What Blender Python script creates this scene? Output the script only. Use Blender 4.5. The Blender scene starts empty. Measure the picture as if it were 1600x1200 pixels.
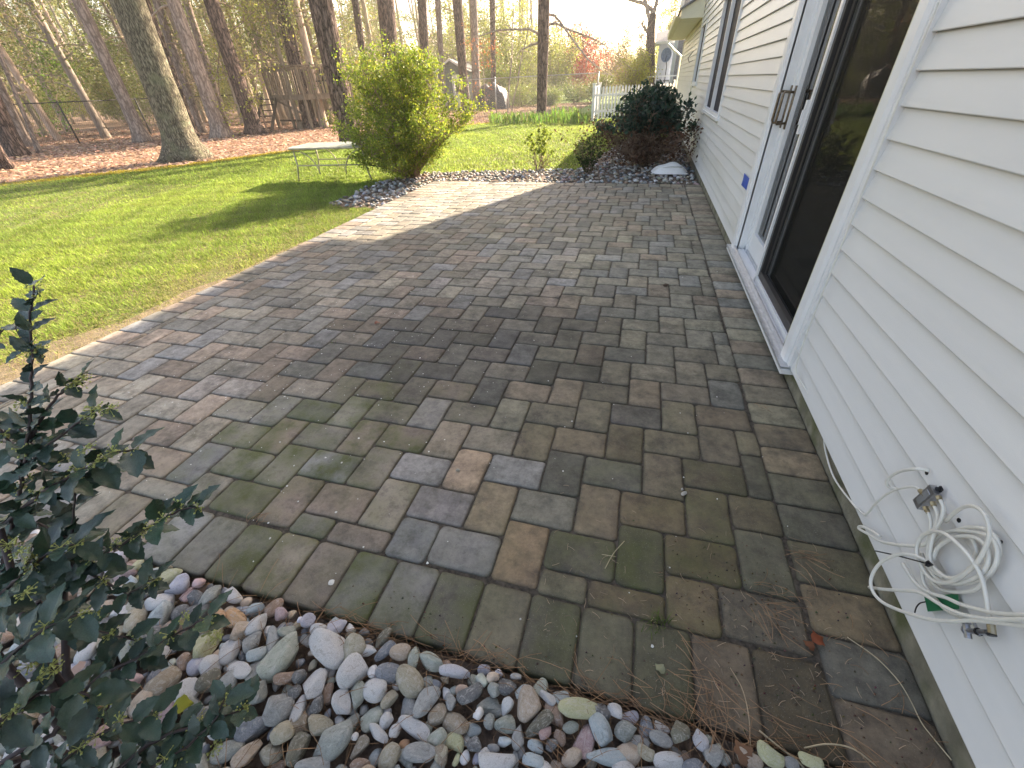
import bpy, math, random
import numpy as np
from mathutils import Vector, Matrix
random.seed(7); RS = np.random.RandomState(11)
scene = bpy.context.scene
col = scene.collection
# ------------------------------------------------------------------ camera, sky, sun, exposure
CAM = np.array([-0.8427, 0.0, 1.2715]); FPX = 653.28
YAW, PITCH, ROLL = -0.2927, 0.6230, -0.0439
def cam_axes():
    cy, sy = math.cos(YAW), math.sin(YAW)
    f = np.array([sy*math.cos(PITCH), cy*math.cos(PITCH), -math.sin(PITCH)])
    r = np.array([cy, -sy, 0.]); u = np.cross(r, f)
    c, s = math.cos(ROLL), math.sin(ROLL)
    return np.array([c*r+s*u, -s*r+c*u, f])
AX = cam_axes()
cd = bpy.data.cameras.new('camera'); cam = bpy.data.objects.new('camera', cd); col.objects.link(cam)
cd.sensor_width = 36; cd.lens = FPX*36/1600; cd.clip_start = 0.02; cd.clip_end = 1000
m = Matrix.Identity(4)
for i in range(3):
    m[i][0], m[i][1], m[i][2], m[i][3] = AX[0][i], AX[1][i], -AX[2][i], CAM[i]
cam.matrix_world = m
scene.camera = cam
SUN = Vector((0.75, 1.8, 1.0)).normalized()
EL = math.asin(SUN.z); AZ = math.atan2(SUN.x, SUN.y)
w = bpy.data.worlds.new('World'); scene.world = w; w.use_nodes = True
nt = w.node_tree; bg = nt.nodes['Background']
sky = nt.nodes.new('ShaderNodeTexSky'); sky.sky_type = 'NISHITA'; sky.sun_disc = False
sky.sun_elevation = EL; sky.sun_rotation = AZ; sky.air_density = 1.0; sky.dust_density = 2.5; sky.ozone_density = 1.0
nt.links.new(sky.outputs[0], bg.inputs[0]); bg.inputs[1].default_value = 0.115
sd = bpy.data.lights.new('sun', 'SUN'); sd.energy = 5.0; sd.angle = math.radians(0.6); sd.color = (1.0, .93, .82)
so = bpy.data.objects.new('sun', sd); col.objects.link(so); so.rotation_euler = SUN.to_track_quat('Z', 'Y').to_euler()
vs = scene.view_settings; vs.view_transform = 'Standard'; vs.look = 'None'; vs.gamma = 1.0; vs.exposure = 2.22
try: vs.use_white_balance = True; vs.white_balance_temperature = 7850; vs.white_balance_tint = 15
except Exception: pass
scene.cycles.max_bounces = 8; scene.cycles.transparent_max_bounces = 12; scene.cycles.diffuse_bounces = 4
scene.cycles.use_denoising = True; scene.cycles.volume_bounces = 0

# points of the place measured along lines of sight
def ray(px, py):
    return np.array([(px-800)/FPX, -(py-600)/FPX, 1.]) @ AX
def gnd(px, py, z=0.0):
    d = ray(px, py); return CAM + d*((z-CAM[2])/d[2])
def wallp(px, py, x=0.0):
    d = ray(px, py); return CAM + d*((x-CAM[0])/d[0])
def at(px, py, dp): return CAM + ray(px, py)*dp
def depth(P): return float((np.asarray(P)-CAM) @ AX[2])
def proj(P):
    q = AX @ (np.asarray(P, float)-CAM)
    return (800+FPX*q[0]/q[2], 600-FPX*q[1]/q[2], q[2])
def projn(P):
    q = (P-CAM) @ AX.T; z = np.where(q[:, 2] > .05, q[:, 2], np.nan)
    return 800+FPX*q[:, 0]/z, 600-FPX*q[:, 1]/z, q[:, 2]

# ------------------------------------------------------------------ materials
def mat(name, color=(.5, .5, .5), rough=.7, ns=8., na=.25, bump=.0, bs=30., col2=None, usecol=False, trans=0., spec=.4,
        metal=0., stretch=None, objcol=False, coord='Object', n2=None, coat=0.):
    m = bpy.data.materials.new(name); m.use_nodes = True
    t = m.node_tree; N = t.nodes; L = t.links
    b = N['Principled BSDF']; out = N['Material Output']
    b.inputs['Roughness'].default_value = rough; b.inputs['Specular IOR Level'].default_value = spec
    b.inputs['Metallic'].default_value = metal; b.inputs['Coat Weight'].default_value = coat
    tc = N.new('ShaderNodeTexCoord'); src = tc.outputs['Object']
    if coord == 'World':
        g = N.new('ShaderNodeNewGeometry'); src = g.outputs['Position']
    if stretch:
        mp = N.new('ShaderNodeMapping'); mp.inputs['Scale'].default_value = stretch; L.new(src, mp.inputs[0]); src = mp.outputs[0]
    nz = N.new('ShaderNodeTexNoise'); nz.inputs['Scale'].default_value = ns; nz.inputs['Detail'].default_value = 6; nz.inputs['Roughness'].default_value = .62
    L.new(src, nz.inputs['Vector'])
    mx = N.new('ShaderNodeMix'); mx.data_type = 'RGBA'
    c2 = col2 if col2 else tuple(c*(1-na) for c in color); c1 = color if col2 else tuple(min(1, c*(1+na)) for c in color)
    mx.inputs[6].default_value = (*c1, 1); mx.inputs[7].default_value = (*c2, 1)
    mr = N.new('ShaderNodeMapRange'); mr.inputs[1].default_value = .35; mr.inputs[2].default_value = .65
    L.new(nz.outputs[0], mr.inputs[0]); L.new(mr.outputs[0], mx.inputs[0]); cur = mx.outputs[2]
    def mul(sock):
        nonlocal cur
        q = N.new('ShaderNodeMix'); q.data_type = 'RGBA'; q.blend_type = 'MULTIPLY'; q.inputs[0].default_value = 1
        L.new(cur, q.inputs[6]); L.new(sock, q.inputs[7]); cur = q.outputs[2]
    if usecol:
        a = N.new('ShaderNodeAttribute'); a.attribute_name = 'Col'; mul(a.outputs['Color'])
    if objcol:
        oi = N.new('ShaderNodeObjectInfo'); mul(oi.outputs['Color'])
    if n2:
        z = N.new('ShaderNodeTexNoise'); z.inputs['Scale'].default_value = n2[0]; z.inputs['Detail'].default_value = 4; L.new(src, z.inputs['Vector'])
        r = N.new('ShaderNodeMapRange'); r.inputs[1].default_value = n2[1]; r.inputs[2].default_value = n2[2]; L.new(z.outputs[0], r.inputs[0])
        q = N.new('ShaderNodeMix'); q.data_type = 'RGBA'; L.new(r.outputs[0], q.inputs[0]); L.new(cur, q.inputs[6]); q.inputs[7].default_value = (*n2[3], 1); cur = q.outputs[2]
    L.new(cur, b.inputs['Base Color'])
    if bump:
        z = N.new('ShaderNodeTexNoise'); z.inputs['Scale'].default_value = bs; z.inputs['Detail'].default_value = 8; z.inputs['Roughness'].default_value = .65
        L.new(src, z.inputs['Vector'])
        bp = N.new('ShaderNodeBump'); bp.inputs['Strength'].default_value = 1.; bp.inputs['Distance'].default_value = bump
        L.new(z.outputs[0], bp.inputs['Height']); L.new(bp.outputs[0], b.inputs['Normal'])
    if trans:
        tr = N.new('ShaderNodeBsdfTranslucent'); L.new(cur, tr.inputs[0])
        ms = N.new('ShaderNodeMixShader'); ms.inputs[0].default_value = trans
        L.new(b.outputs[0], ms.inputs[1]); L.new(tr.outputs[0], ms.inputs[2]); L.new(ms.outputs[0], out.inputs[0])
    return m

def bark(name, c1, c2, sc, dist, lich=None):
    m = bpy.data.materials.new(name); m.use_nodes = True; t = m.node_tree; N = t.nodes; L = t.links; b = N['Principled BSDF']
    b.inputs['Roughness'].default_value = .9; b.inputs['Specular IOR Level'].default_value = .2
    tc = N.new('ShaderNodeTexCoord'); mp = N.new('ShaderNodeMapping'); mp.inputs['Scale'].default_value = (sc, sc, sc*.2); L.new(tc.outputs['Object'], mp.inputs[0])
    nz = N.new('ShaderNodeTexNoise'); nz.inputs['Scale'].default_value = 1.1; nz.inputs['Detail'].default_value = 6; L.new(mp.outputs[0], nz.inputs['Vector'])
    ad = N.new('ShaderNodeMix'); ad.data_type = 'RGBA'; ad.blend_type = 'LINEAR_LIGHT'; ad.inputs[0].default_value = .95
    L.new(mp.outputs[0], ad.inputs[6]); L.new(nz.outputs['Color'], ad.inputs[7])
    vo = N.new('ShaderNodeTexVoronoi'); vo.feature = 'DISTANCE_TO_EDGE'; vo.inputs['Scale'].default_value = 1.; L.new(ad.outputs[2], vo.inputs['Vector'])
    mr = N.new('ShaderNodeMapRange'); mr.inputs[1].default_value = .0; mr.inputs[2].default_value = .22; L.new(vo.outputs['Distance'], mr.inputs[0])
    n3 = N.new('ShaderNodeTexNoise'); n3.inputs['Scale'].default_value = 14; n3.inputs['Detail'].default_value = 6; L.new(tc.outputs['Object'], n3.inputs['Vector'])
    mx = N.new('ShaderNodeMix'); mx.data_type = 'RGBA'; L.new(mr.outputs[0], mx.inputs[0]); mx.inputs[6].default_value = (*c2, 1); mx.inputs[7].default_value = (*c1, 1)
    q = N.new('ShaderNodeMix'); q.data_type = 'RGBA'; q.blend_type = 'MULTIPLY'; q.inputs[0].default_value = .7
    L.new(mx.outputs[2], q.inputs[6]); L.new(n3.outputs[0], q.inputs[7])
    sc2 = N.new('ShaderNodeMix'); sc2.data_type = 'RGBA'; sc2.blend_type = 'MULTIPLY'; sc2.inputs[0].default_value = 1; L.new(q.outputs[2], sc2.inputs[6]); sc2.inputs[7].default_value = (1.45, 1.45, 1.45, 1)
    cur = sc2.outputs[2]
    if lich:
        n4 = N.new('ShaderNodeTexNoise'); n4.inputs['Scale'].default_value = 3.5; n4.inputs['Detail'].default_value = 5; L.new(tc.outputs['Object'], n4.inputs['Vector'])
        r4 = N.new('ShaderNodeMapRange'); r4.inputs[1].default_value = .5; r4.inputs[2].default_value = .68; r4.inputs[4].default_value = .6; L.new(n4.outputs[0], r4.inputs[0])
        q4 = N.new('ShaderNodeMix'); q4.data_type = 'RGBA'; L.new(r4.outputs[0], q4.inputs[0]); L.new(cur, q4.inputs[6]); q4.inputs[7].default_value = (*lich, 1); cur = q4.outputs[2]
    L.new(cur, b.inputs['Base Color'])
    bp = N.new('ShaderNodeBump'); bp.inputs['Strength'].default_value = 1.; bp.inputs['Distance'].default_value = dist
    h = N.new('ShaderNodeMath'); h.operation = 'ADD'; L.new(mr.outputs[0], h.inputs[0]); L.new(n3.outputs[0], h.inputs[1]); L.new(h.outputs[0], bp.inputs['Height']); L.new(bp.outputs[0], b.inputs['Normal'])
    return m

def paver_mat():
    m = bpy.data.materials.new('tumbled paver'); m.use_nodes = True; t = m.node_tree; N = t.nodes; L = t.links; b = N['Principled BSDF']
    b.inputs['Specular IOR Level'].default_value = .45
    g = N.new('ShaderNodeNewGeometry'); pos = g.outputs['Position']
    a = N.new('ShaderNodeAttribute'); a.attribute_name = 'Col'
    def noise(s, d=5, r=.6):
        z = N.new('ShaderNodeTexNoise'); z.inputs['Scale'].default_value = s; z.inputs['Detail'].default_value = d; z.inputs['Roughness'].default_value = r
        L.new(pos, z.inputs['Vector']); return z.outputs[0]
    def rng(s, a0, a1, b0=0., b1=1.):
        r = N.new('ShaderNodeMapRange'); r.inputs[1].default_value = a0; r.inputs[2].default_value = a1; r.inputs[3].default_value = b0; r.inputs[4].default_value = b1
        L.new(s, r.inputs[0]); return r.outputs[0]
    def mixc(f, c1, c2, bt='MIX'):
        q = N.new('ShaderNodeMix'); q.data_type = 'RGBA'; q.blend_type = bt
        for s, i in ((f, 0), (c1, 6), (c2, 7)):
            if isinstance(s, (int, float)): q.inputs[i].default_value = s
            elif isinstance(s, tuple): q.inputs[i].default_value = (*s, 1)
            else: L.new(s, q.inputs[i])
        return q.outputs[2]
    def mth(op, x, y):
        q = N.new('ShaderNodeMath'); q.operation = op
        for i, s in enumerate((x, y)):
            if isinstance(s, (int, float)): q.inputs[i].default_value = s
            else: L.new(s, q.inputs[i])
        return q.outputs[0]
    c = a.outputs['Color']
    v1 = rng(noise(15, 8, .75), .3, .72, .55, 1.5)
    cc = N.new('ShaderNodeCombineColor'); [L.new(v1, cc.inputs[i]) for i in range(3)]
    c = mixc(1., c, cc.outputs[0], 'MULTIPLY')
    mot = rng(noise(32, 6, .7), .50, .70, 0, .42); c = mixc(mot, c, (.05, .047, .04)); grime = rng(noise(4.5, 7, .75), .48, .66, 0, .62); c = mixc(grime, c, (.045, .042, .036))
    mossf = mth('MULTIPLY', rng(noise(7.5, 6, .65), .36, .62), a.outputs['Alpha']); c = mixc(mossf, c, (.075, .088, .022))
    sp = rng(noise(420, 2, .5), .66, .74, 0, .6); c = mixc(sp, c, (.36, .34, .30))
    sp2 = rng(noise(260, 3, .6), .28, .36, .5, 0); c = mixc(sp2, c, (.03, .03, .028))
    L.new(c, b.inputs['Base Color'])
    L.new(rng(noise(9, 4), .3, .7, .62, .88), b.inputs['Roughness'])
    bp = N.new('ShaderNodeBump'); bp.inputs['Distance'].default_value = .0022; bp.inputs['Strength'].default_value = 1
    hh = mth('ADD', mth('MULTIPLY', noise(240, 5, .7), .6), noise(38, 5, .6)); L.new(hh, bp.inputs['Height']); L.new(bp.outputs[0], b.inputs['Normal'])
    return m

def stone_mat():
    m = mat('river stone', (1, 1, 1), .62, 26, .0, .0022, 75., col2=(.58, .58, .60), objcol=True, usecol=True, spec=.45)
    t = m.node_tree; N = t.nodes; L = t.links; b = N['Principled BSDF']
    src = b.inputs['Base Color'].links[0].from_socket
    tc = N.new('ShaderNodeTexCoord'); oi = N.new('ShaderNodeObjectInfo')
    ad = N.new('ShaderNodeVectorMath'); ad.operation = 'ADD'; L.new(tc.outputs['Object'], ad.inputs[0])
    cc = N.new('ShaderNodeCombineXYZ'); [L.new(oi.outputs['Random'], cc.inputs[i]) for i in range(3)]
    sc = N.new('ShaderNodeVectorMath'); sc.operation = 'SCALE'; sc.inputs[3].default_value = 40; L.new(cc.outputs[0], sc.inputs[0]); L.new(sc.outputs[0], ad.inputs[1])
    z = N.new('ShaderNodeTexNoise'); z.inputs['Scale'].default_value = 2.2; z.inputs['Detail'].default_value = 8; z.inputs['Roughness'].default_value = .7; z.inputs['Distortion'].default_value = 1.2
    L.new(ad.outputs[0], z.inputs['Vector'])
    r = N.new('ShaderNodeMapRange'); r.inputs[1].default_value = .53; r.inputs[2].default_value = .60; r.inputs[4].default_value = .45; L.new(z.outputs[0], r.inputs[0])
    q = N.new('ShaderNodeMix'); q.data_type = 'RGBA'; L.new(r.outputs[0], q.inputs[0]); L.new(src, q.inputs[6]); q.inputs[7].default_value = (.62, .6, .58, 1)
    r2 = N.new('ShaderNodeMapRange'); r2.inputs[1].default_value = .46; r2.inputs[2].default_value = .36; r2.inputs[4].default_value = .55; L.new(z.outputs[0], r2.inputs[0])
    q2 = N.new('ShaderNodeMix'); q2.data_type = 'RGBA'; L.new(r2.outputs[0], q2.inputs[0]); L.new(q.outputs[2], q2.inputs[6])
    q3 = N.new('ShaderNodeMix'); q3.data_type = 'RGBA'; q3.blend_type = 'MULTIPLY'; q3.inputs[0].default_value = 1; L.new(q.outputs[2], q3.inputs[6]); q3.inputs[7].default_value = (.5, .47, .42, 1)
    L.new(q3.outputs[2], q2.inputs[7]); L.new(q2.outputs[2], b.inputs['Base Color'])
    return m

def glass_mat(name, tint, refl):
    m = bpy.data.materials.new(name); m.use_nodes = True; t = m.node_tree; N = t.nodes; L = t.links
    N.remove(N['Principled BSDF']); out = N['Material Output']
    tr = N.new('ShaderNodeBsdfTransparent'); tr.inputs[0].default_value = (*tint, 1)
    gl = N.new('ShaderNodeBsdfGlossy'); gl.inputs['Roughness'].default_value = .012
    fr = N.new('ShaderNodeFresnel'); fr.inputs[0].default_value = refl
    ms = N.new('ShaderNodeMixShader'); L.new(fr.outputs[0], ms.inputs[0]); L.new(tr.outputs[0], ms.inputs[1]); L.new(gl.outputs[0], ms.inputs[2]); L.new(ms.outputs[0], out.inputs[0])
    return m
def screen_mat():
    m = bpy.data.materials.new('insect screen'); m.use_nodes = True; t = m.node_tree; N = t.nodes; L = t.links
    b = N['Principled BSDF']; b.inputs['Base Color'].default_value = (.010, .011, .011, 1); b.inputs['Roughness'].default_value = .6; b.inputs['Specular IOR Level'].default_value = .15
    tr = N.new('ShaderNodeBsdfTransparent'); ms = N.new('ShaderNodeMixShader'); ms.inputs[0].default_value = .32
    L.new(tr.outputs[0], ms.inputs[1]); L.new(b.outputs[0], ms.inputs[2]); L.new(ms.outputs[0], N['Material Output'].inputs[0])
    return m

M = {}
M['paver'] = paver_mat(); M['stone'] = stone_mat()
M['sand'] = mat('joint sand', (.075, .062, .048), .95, 60, .5, .004, 200)
M['soil'] = mat('bed soil', (.15, .11, .085), .95, 40, .5, .01, 90)
M['litter'] = mat('leaf litter ground', (.38, .25, .17), .95, 22, .3, .03, 40, col2=(.24, .14, .09), coord='World', n2=(2.2, .5, .62, (.22, .15, .09)))
M['turf'] = mat('turf soil', (.13, .19, .04), .95, 2.2, .3, .02, 110, col2=(.19, .17, .06), coord='World', n2=(60, .5, .6, (.09, .075, .035)))
M['turf2'] = mat('neighbour turf', (.17, .26, .045), .95, 2.2, .3, .05, 60, col2=(.13, .2, .04), coord='World')
M['bare'] = mat('worn soil', (.25, .20, .13), .95, 9, .3, .012, 120, col2=(.14, .11, .065), coord='World')
M['grass'] = mat('grass blades', (1, 1, 1), .55, 1.5, .1, usecol=True, trans=.5, spec=.25, coord='World')
M['leaf'] = mat('foliage', (1, 1, 1), .5, 3, .12, usecol=True, trans=.5, spec=.3)
M['dryleaf'] = mat('dry leaves', (1, 1, 1), .7, 20, .2, usecol=True, trans=.25, spec=.2)
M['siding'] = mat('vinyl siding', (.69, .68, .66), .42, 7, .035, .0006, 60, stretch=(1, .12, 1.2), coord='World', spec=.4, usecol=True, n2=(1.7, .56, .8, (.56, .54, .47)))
M['white'] = mat('white vinyl trim', (.74, .74, .74), .4, 6, .04, spec=.45)
M['cream'] = mat('cream trim', (.66, .63, .50), .5, 6, .05)
M['alu'] = mat('mill aluminium', (.52, .54, .57), .38, 20, .1, metal=.75)
M['concrete'] = mat('foundation concrete', (.21, .19, .14), .92, 9, .3, .003, 80, coord='World', n2=(6, .5, .66, (.10, .105, .05)))
M['dark'] = mat('dark bronze', (.035, .033, .032), .4, 8, .1)
M['bronze'] = mat('aged brass handle', (.20, .15, .10), .4, 60, .4, metal=.6)
M['room'] = mat('dim room', (.03, .028, .026), .9)
M['curtain'] = mat('pale curtain', (.62, .66, .66), .9, 4, .06)
M['glass'] = glass_mat('window glass', (.6, .64, .62), 2.4)
M['darkglass'] = glass_mat('tinted glass', (.25, .27, .26), 2.3)
M['screen'] = screen_mat()
M['wscreen'] = mat('window screen', (.022, .022, .032), .6, spec=.2)
M['shingle'] = mat('grey shingles', (.20, .20, .21), .9, 30, .4, .004, 60)
M['cable'] = mat('white coax jacket', (.68, .66, .60), .38, 14, .07, spec=.5)
M['metal'] = mat('zinc metal', (.42, .42, .44), .32, 60, .2, metal=.9)
M['brass'] = mat('dull brass', (.42, .36, .25), .35, 60, .2, metal=.9)
M['black'] = mat('black plastic', (.012, .012, .013), .4)
M['green'] = mat('green tag', (.012, .16, .07), .5, 10, .1)
M['blue'] = mat('blue tape', (.03, .09, .42), .5, 15, .15)
M['deck'] = mat('weathered deck wood', (.19, .145, .10), .85, 12, .3, .004, 30, stretch=(1, 1, .25))
M['deckdark'] = mat('dark stair wood', (.07, .05, .035), .85, 12, .3)
M['yellow'] = mat('yellow plastic', (.75, .55, .03), .4)
M['pine'] = bark('pine bark', (.22, .15, .125), (.045, .032, .028), 13, .05)
M['oak'] = bark('grey oak bark', (.26, .235, .17), (.07, .06, .045), 26, .02, lich=(.20, .22, .13))
M['greybark'] = bark('smooth grey bark', (.36, .29, .25), (.17, .13, .11), 10, .012)
M['forest'] = mat('forest bark', (.34, .275, .225), .9, 4, .35, .02, 30, objcol=True, stretch=(3, 3, .6))
M['twig'] = mat('bare twigs', (.22, .15, .11), .85, 10, .3, usecol=True)
M['hollybark'] = mat('purple holly twig', (.055, .04, .042), .6, 30, .3)
M['holly'] = mat('holly leaf', (.030, .066, .044), .22, 30, .2, .0006, 120, spec=.6, trans=.04, objcol=True, coat=.15)
M['bud'] = mat('flower buds', (.42, .46, .15), .5, 50, .2)
M['petal'] = mat('pale specks', (.62, .62, .58), .7)
M['needle'] = mat('pine needles', (1, 1, 1), .6, 20, .3, usecol=True)
M['table'] = mat('beige painted metal', (.42, .37, .27), .45)
M['tglass'] = mat('dusty glass top', (.45, .50, .46), .18, 5, .1, spec=.7)
M['shedwall'] = mat('shed wall', (.17, .20, .19), .8); M['shedroof'] = mat('shed roof', (.13, .14, .14), .8)
M['tarp'] = mat('dark tarp', (.03, .033, .045), .5, 3, .3, .03, 4)
M['galv'] = mat('galvanised wire', (.38, .38, .37), .45, metal=.4)
M['blackwire'] = mat('black vinyl fence', (.03, .027, .024), .6)
M['bluesiding'] = mat('blue grey siding', (.40, .47, .56), .7, 6, .06)
M['lilac'] = mat('pale lilac siding', (.55, .55, .62), .7, 6, .06)
M['dish'] = mat('dish grey', (.22, .28, .42), .4)

# ------------------------------------------------------------------ mesh helpers
class MB:
    def __init__(s): s.v = []; s.f = []; s.c = []
    def add(s, V, F, c=(1, 1, 1, 1)):
        o = len(s.v); s.v.extend([tuple(float(a) for a in p) for p in V]); s.f.extend([tuple(i+o for i in f) for f in F])
        if isinstance(c, list): s.c.extend(c)
        else: s.c.extend([c]*len(V))
        return s
    def box(s, c, size, R=None, col=(1, 1, 1, 1), bev=0.):
        hx, hy, hz = size[0]/2, size[1]/2, size[2]/2
        P = [np.array([x, y, z], float) for x in (-hx, hx) for y in (-hy, hy) for z in (-hz, hz)]
        if R is not None: P = [R @ p for p in P]
        return s.add([p+np.asarray(c, float) for p in P], [(0, 1, 3, 2), (4, 6, 7, 5), (0, 4, 5, 1), (2, 3, 7, 6), (0, 2, 6, 4), (1, 5, 7, 3)], col)
    def beam(s, a, b, w, h, up=(0, 0, 1), col=(1, 1, 1, 1)):
        a, b = np.asarray(a, float), np.asarray(b, float); d = b-a; l = np.linalg.norm(d); d = d/l
        x = np.cross(d, np.asarray(up, float))
        if np.linalg.norm(x) < 1e-3: x = np.cross(d, [1, 0, 0])
        x /= np.linalg.norm(x); z = np.cross(x, d)
        return s.box((a+b)/2, (w, l, h), np.array([x, d, z]).T, col)
    def tube(s, P, r, n=8, col=(1, 1, 1, 1), cap=True):
        P = [np.asarray(p, float) for p in P]; k = len(P)
        if not hasattr(r, '__len__'): r = [r]*k
        V = []; F = []; ref = None
        for i in range(k):
            d = P[min(i+1, k-1)]-P[max(i-1, 0)]; d = d/(np.linalg.norm(d)+1e-12)
            if ref is None:
                ref = np.cross(d, [0, 0, 1.]);
                if np.linalg.norm(ref) < .1: ref = np.cross(d, [1., 0, 0])
            x = ref-d*(ref@d); x /= np.linalg.norm(x)+1e-12; ref = x; y = np.cross(d, x)
            for j in range(n):
                a = 2*math.pi*j/n; V.append(P[i]+r[i]*(math.cos(a)*x+math.sin(a)*y))
        for i in range(k-1):
            for j in range(n):
                a = i*n+j; b = i*n+(j+1) % n; F.append((a, b, b+n, a+n))
        if cap: F.append(tuple(range(n))[::-1]); F.append(tuple(range((k-1)*n, k*n)))
        return s.add(V, F, col)
    def mesh(s, name, m, smooth=False):
        me = bpy.data.meshes.new(name); me.from_pydata(s.v, [], s.f)
        ca = me.color_attributes.new('Col', 'FLOAT_COLOR', 'POINT')
        ca.data.foreach_set('color', np.array([c if len(c) == 4 else (*c, 1) for c in s.c], dtype=np.float32).ravel())
        me.materials.append(m)
        if smooth: me.polygons.foreach_set('use_smooth', [True]*len(me.polygons))
        me.update(); return me
    def obj(s, name, m, parent=None, smooth=False, **kw):
        return link(name, s.mesh(name, m, smooth), parent, **kw)
def link(name, data, parent=None, loc=None, label=None, cat=None, group=None, kind=None):
    o = bpy.data.objects.new(name, data); col.objects.link(o)
    if parent is not None: o.parent = parent
    if loc is not None: o.location = loc
    if label: o['label'] = label
    if cat: o['category'] = cat
    if group: o['group'] = group
    if kind: o['kind'] = kind
    return o
def thing(name, loc, label, cat, group=None): return link(name, None, None, tuple(float(a) for a in loc), label, cat, group)
def npmesh(name, V, k, C, m, F=None, smooth=False):
    """V (n,3) vertices; faces are consecutive runs of k vertices unless F (m,k) given"""
    me = bpy.data.meshes.new(name); n = len(V)
    if F is None: F = np.arange(n).reshape(-1, k)
    nf = len(F); me.vertices.add(n); me.vertices.foreach_set('co', np.asarray(V, np.float32).ravel())
    me.loops.add(nf*k); me.loops.foreach_set('vertex_index', np.asarray(F, np.int32).ravel())
    me.polygons.add(nf); me.polygons.foreach_set('loop_start', np.arange(0, nf*k, k, dtype=np.int32)); me.polygons.foreach_set('loop_total', np.full(nf, k, np.int32))
    if smooth: me.polygons.foreach_set('use_smooth', np.ones(nf, bool))
    me.update(calc_edges=True)
    ca = me.color_attributes.new('Col', 'FLOAT_COLOR', 'POINT'); C = np.asarray(C, np.float32)
    if C.shape[1] == 3: C = np.concatenate([C, np.ones((len(C), 1), np.float32)], 1)
    ca.data.foreach_set('color', C.ravel()); me.materials.append(m); me.validate(); return me
def rand_unit(n):
    v = RS.normal(size=(n, 3)); return v/np.linalg.norm(v, axis=1)[:, None]
def leaf_quads(P, size, C, flat=0., aspect=.55, nrm=None):
    """one folded leaf (a rhombus of 4 points) at each P; colours C (n,3)"""
    n = len(P); size = np.broadcast_to(size, (n,))
    nv = rand_unit(n) if nrm is None else nrm
    if flat: nv = nv*(1-flat)+np.array([0, 0, 1.])*flat; nv /= np.linalg.norm(nv, axis=1)[:, None]
    t = rand_unit(n); t -= nv*(t*nv).sum(1)[:, None]; t /= np.linalg.norm(t, axis=1)[:, None]; b = np.cross(nv, t)
    s = size[:, None]
    V = np.stack([P-t*s*.5, P+b*s*.5*aspect+nv*s*.08, P+t*s*.5, P-b*s*.5*aspect+nv*s*.08], 1).reshape(-1, 3)
    return V, np.repeat(C, 4, 0)
def vary(base, n, dv=.25, dh=.08):
    c = np.array(base)[None]*(1+RS.uniform(-dv, dv, (n, 1)))*(1+RS.uniform(-dh, dh, (n, 3))); return np.clip(c, 0, 1)
def copy_tree(o, parent=None):
    c = o.copy(); col.objects.link(c); c.parent = parent
    for ch in o.children: copy_tree(ch, c)
    return c
def fnoise(x, y, s=1.):
    x = x*s; y = y*s
    return (np.sin(x*1.3+y*.7+1)+np.sin(x*.6-y*1.7+2)+np.sin(x*2.9+y*2.3+.5)*.6+np.sin(-x*3.7+y*4.1)*.4+np.sin(x*7.3+y*5.9+np.sin(x*3))*.25)/3.25
# ------------------------------------------------------------------ ground sheets
def sheet(name, pts, z, m, **kw):
    mb = MB(); mb.add([(x, y, z) for x, y in pts], [tuple(range(len(pts)))]); return mb.obj(name, m, kind='structure', **kw)
sheet('ground', [(-160, -60), (120, -60), (120, 220), (-160, 220)], -.045, M['litter'])
PX0, PX1, PY0, PY1 = -4.16, 0.0, 0.434, 7.0            # patio rectangle
LAWN = [(-4.16, -3), (-4.16, 5.15), (-4.95, 5.3), (-5.1, 6.6), (-4.75, 7.75), (-3.6, 8.0), (-2.6, 8.15), (-1.9, 8.3), (-1.75, 10), (-1.3, 12.5), (-.3, 13), (-.05, 18), (3, 24), (6, 40),
        (-2.2, 38), (-3.1, 27), (-4.2, 22.3), (-6.1, 20.2), (-8.2, 18.4), (-8.6, 15), (-9.9, 12.3), (-11.4, 8.6), (-13.5, 6.3), (-15.5, 3.5), (-18, -3)]
sheet('lawn', LAWN, -.028, M['turf'])
def inpoly(x, y, P):
    r = np.zeros(np.shape(x), bool); j = len(P)-1
    for i in range(len(P)):
        xi, yi = P[i]; xj, yj = P[j]
        c = ((yi > y) != (yj > y)) & (x < (xj-xi)*(y-yi)/((yj-yi) if yj != yi else 1e-9)+xi); r ^= c; j = i
    return r
FARBED = [(-4.16, 5.2), (-4.16, 7.0), (-.02, 7.0), (-.02, 12.6), (-1.3, 12.4), (-1.72, 10), (-1.85, 8.35), (-2.6, 8.2), (-3.6, 8.05), (-4.8, 7.8), (-5.15, 6.6), (-4.98, 5.25)]
NEARBED = [(-4.16, -2.2), (-.0, -2.2), (-.0, .43), (-4.16, .43)]
near_bed = sheet('stone_bed', NEARBED, -.034, M['soil']); far_bed = sheet('far_stone_bed', FARBED, -.024, M['soil'])
sheet('bare_soil_strip', [(-4.16, .2), (-4.16, 5.1), (-4.2, 4.9), (-4.21, 4.0), (-4.25, 3.4), (-4.22, 2.8), (-4.34, 2.4), (-4.3, 1.9), (-4.5, 1.5), (-4.45, .8), (-4.9, .2)], -.020, M['bare'])
patio = sheet('patio', [(PX0+.01, PY0+.01), (-.001, PY0+.01), (-.001, PY1-.01), (PX0+.01, PY1-.01)], -.0065, M['sand'])

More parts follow.
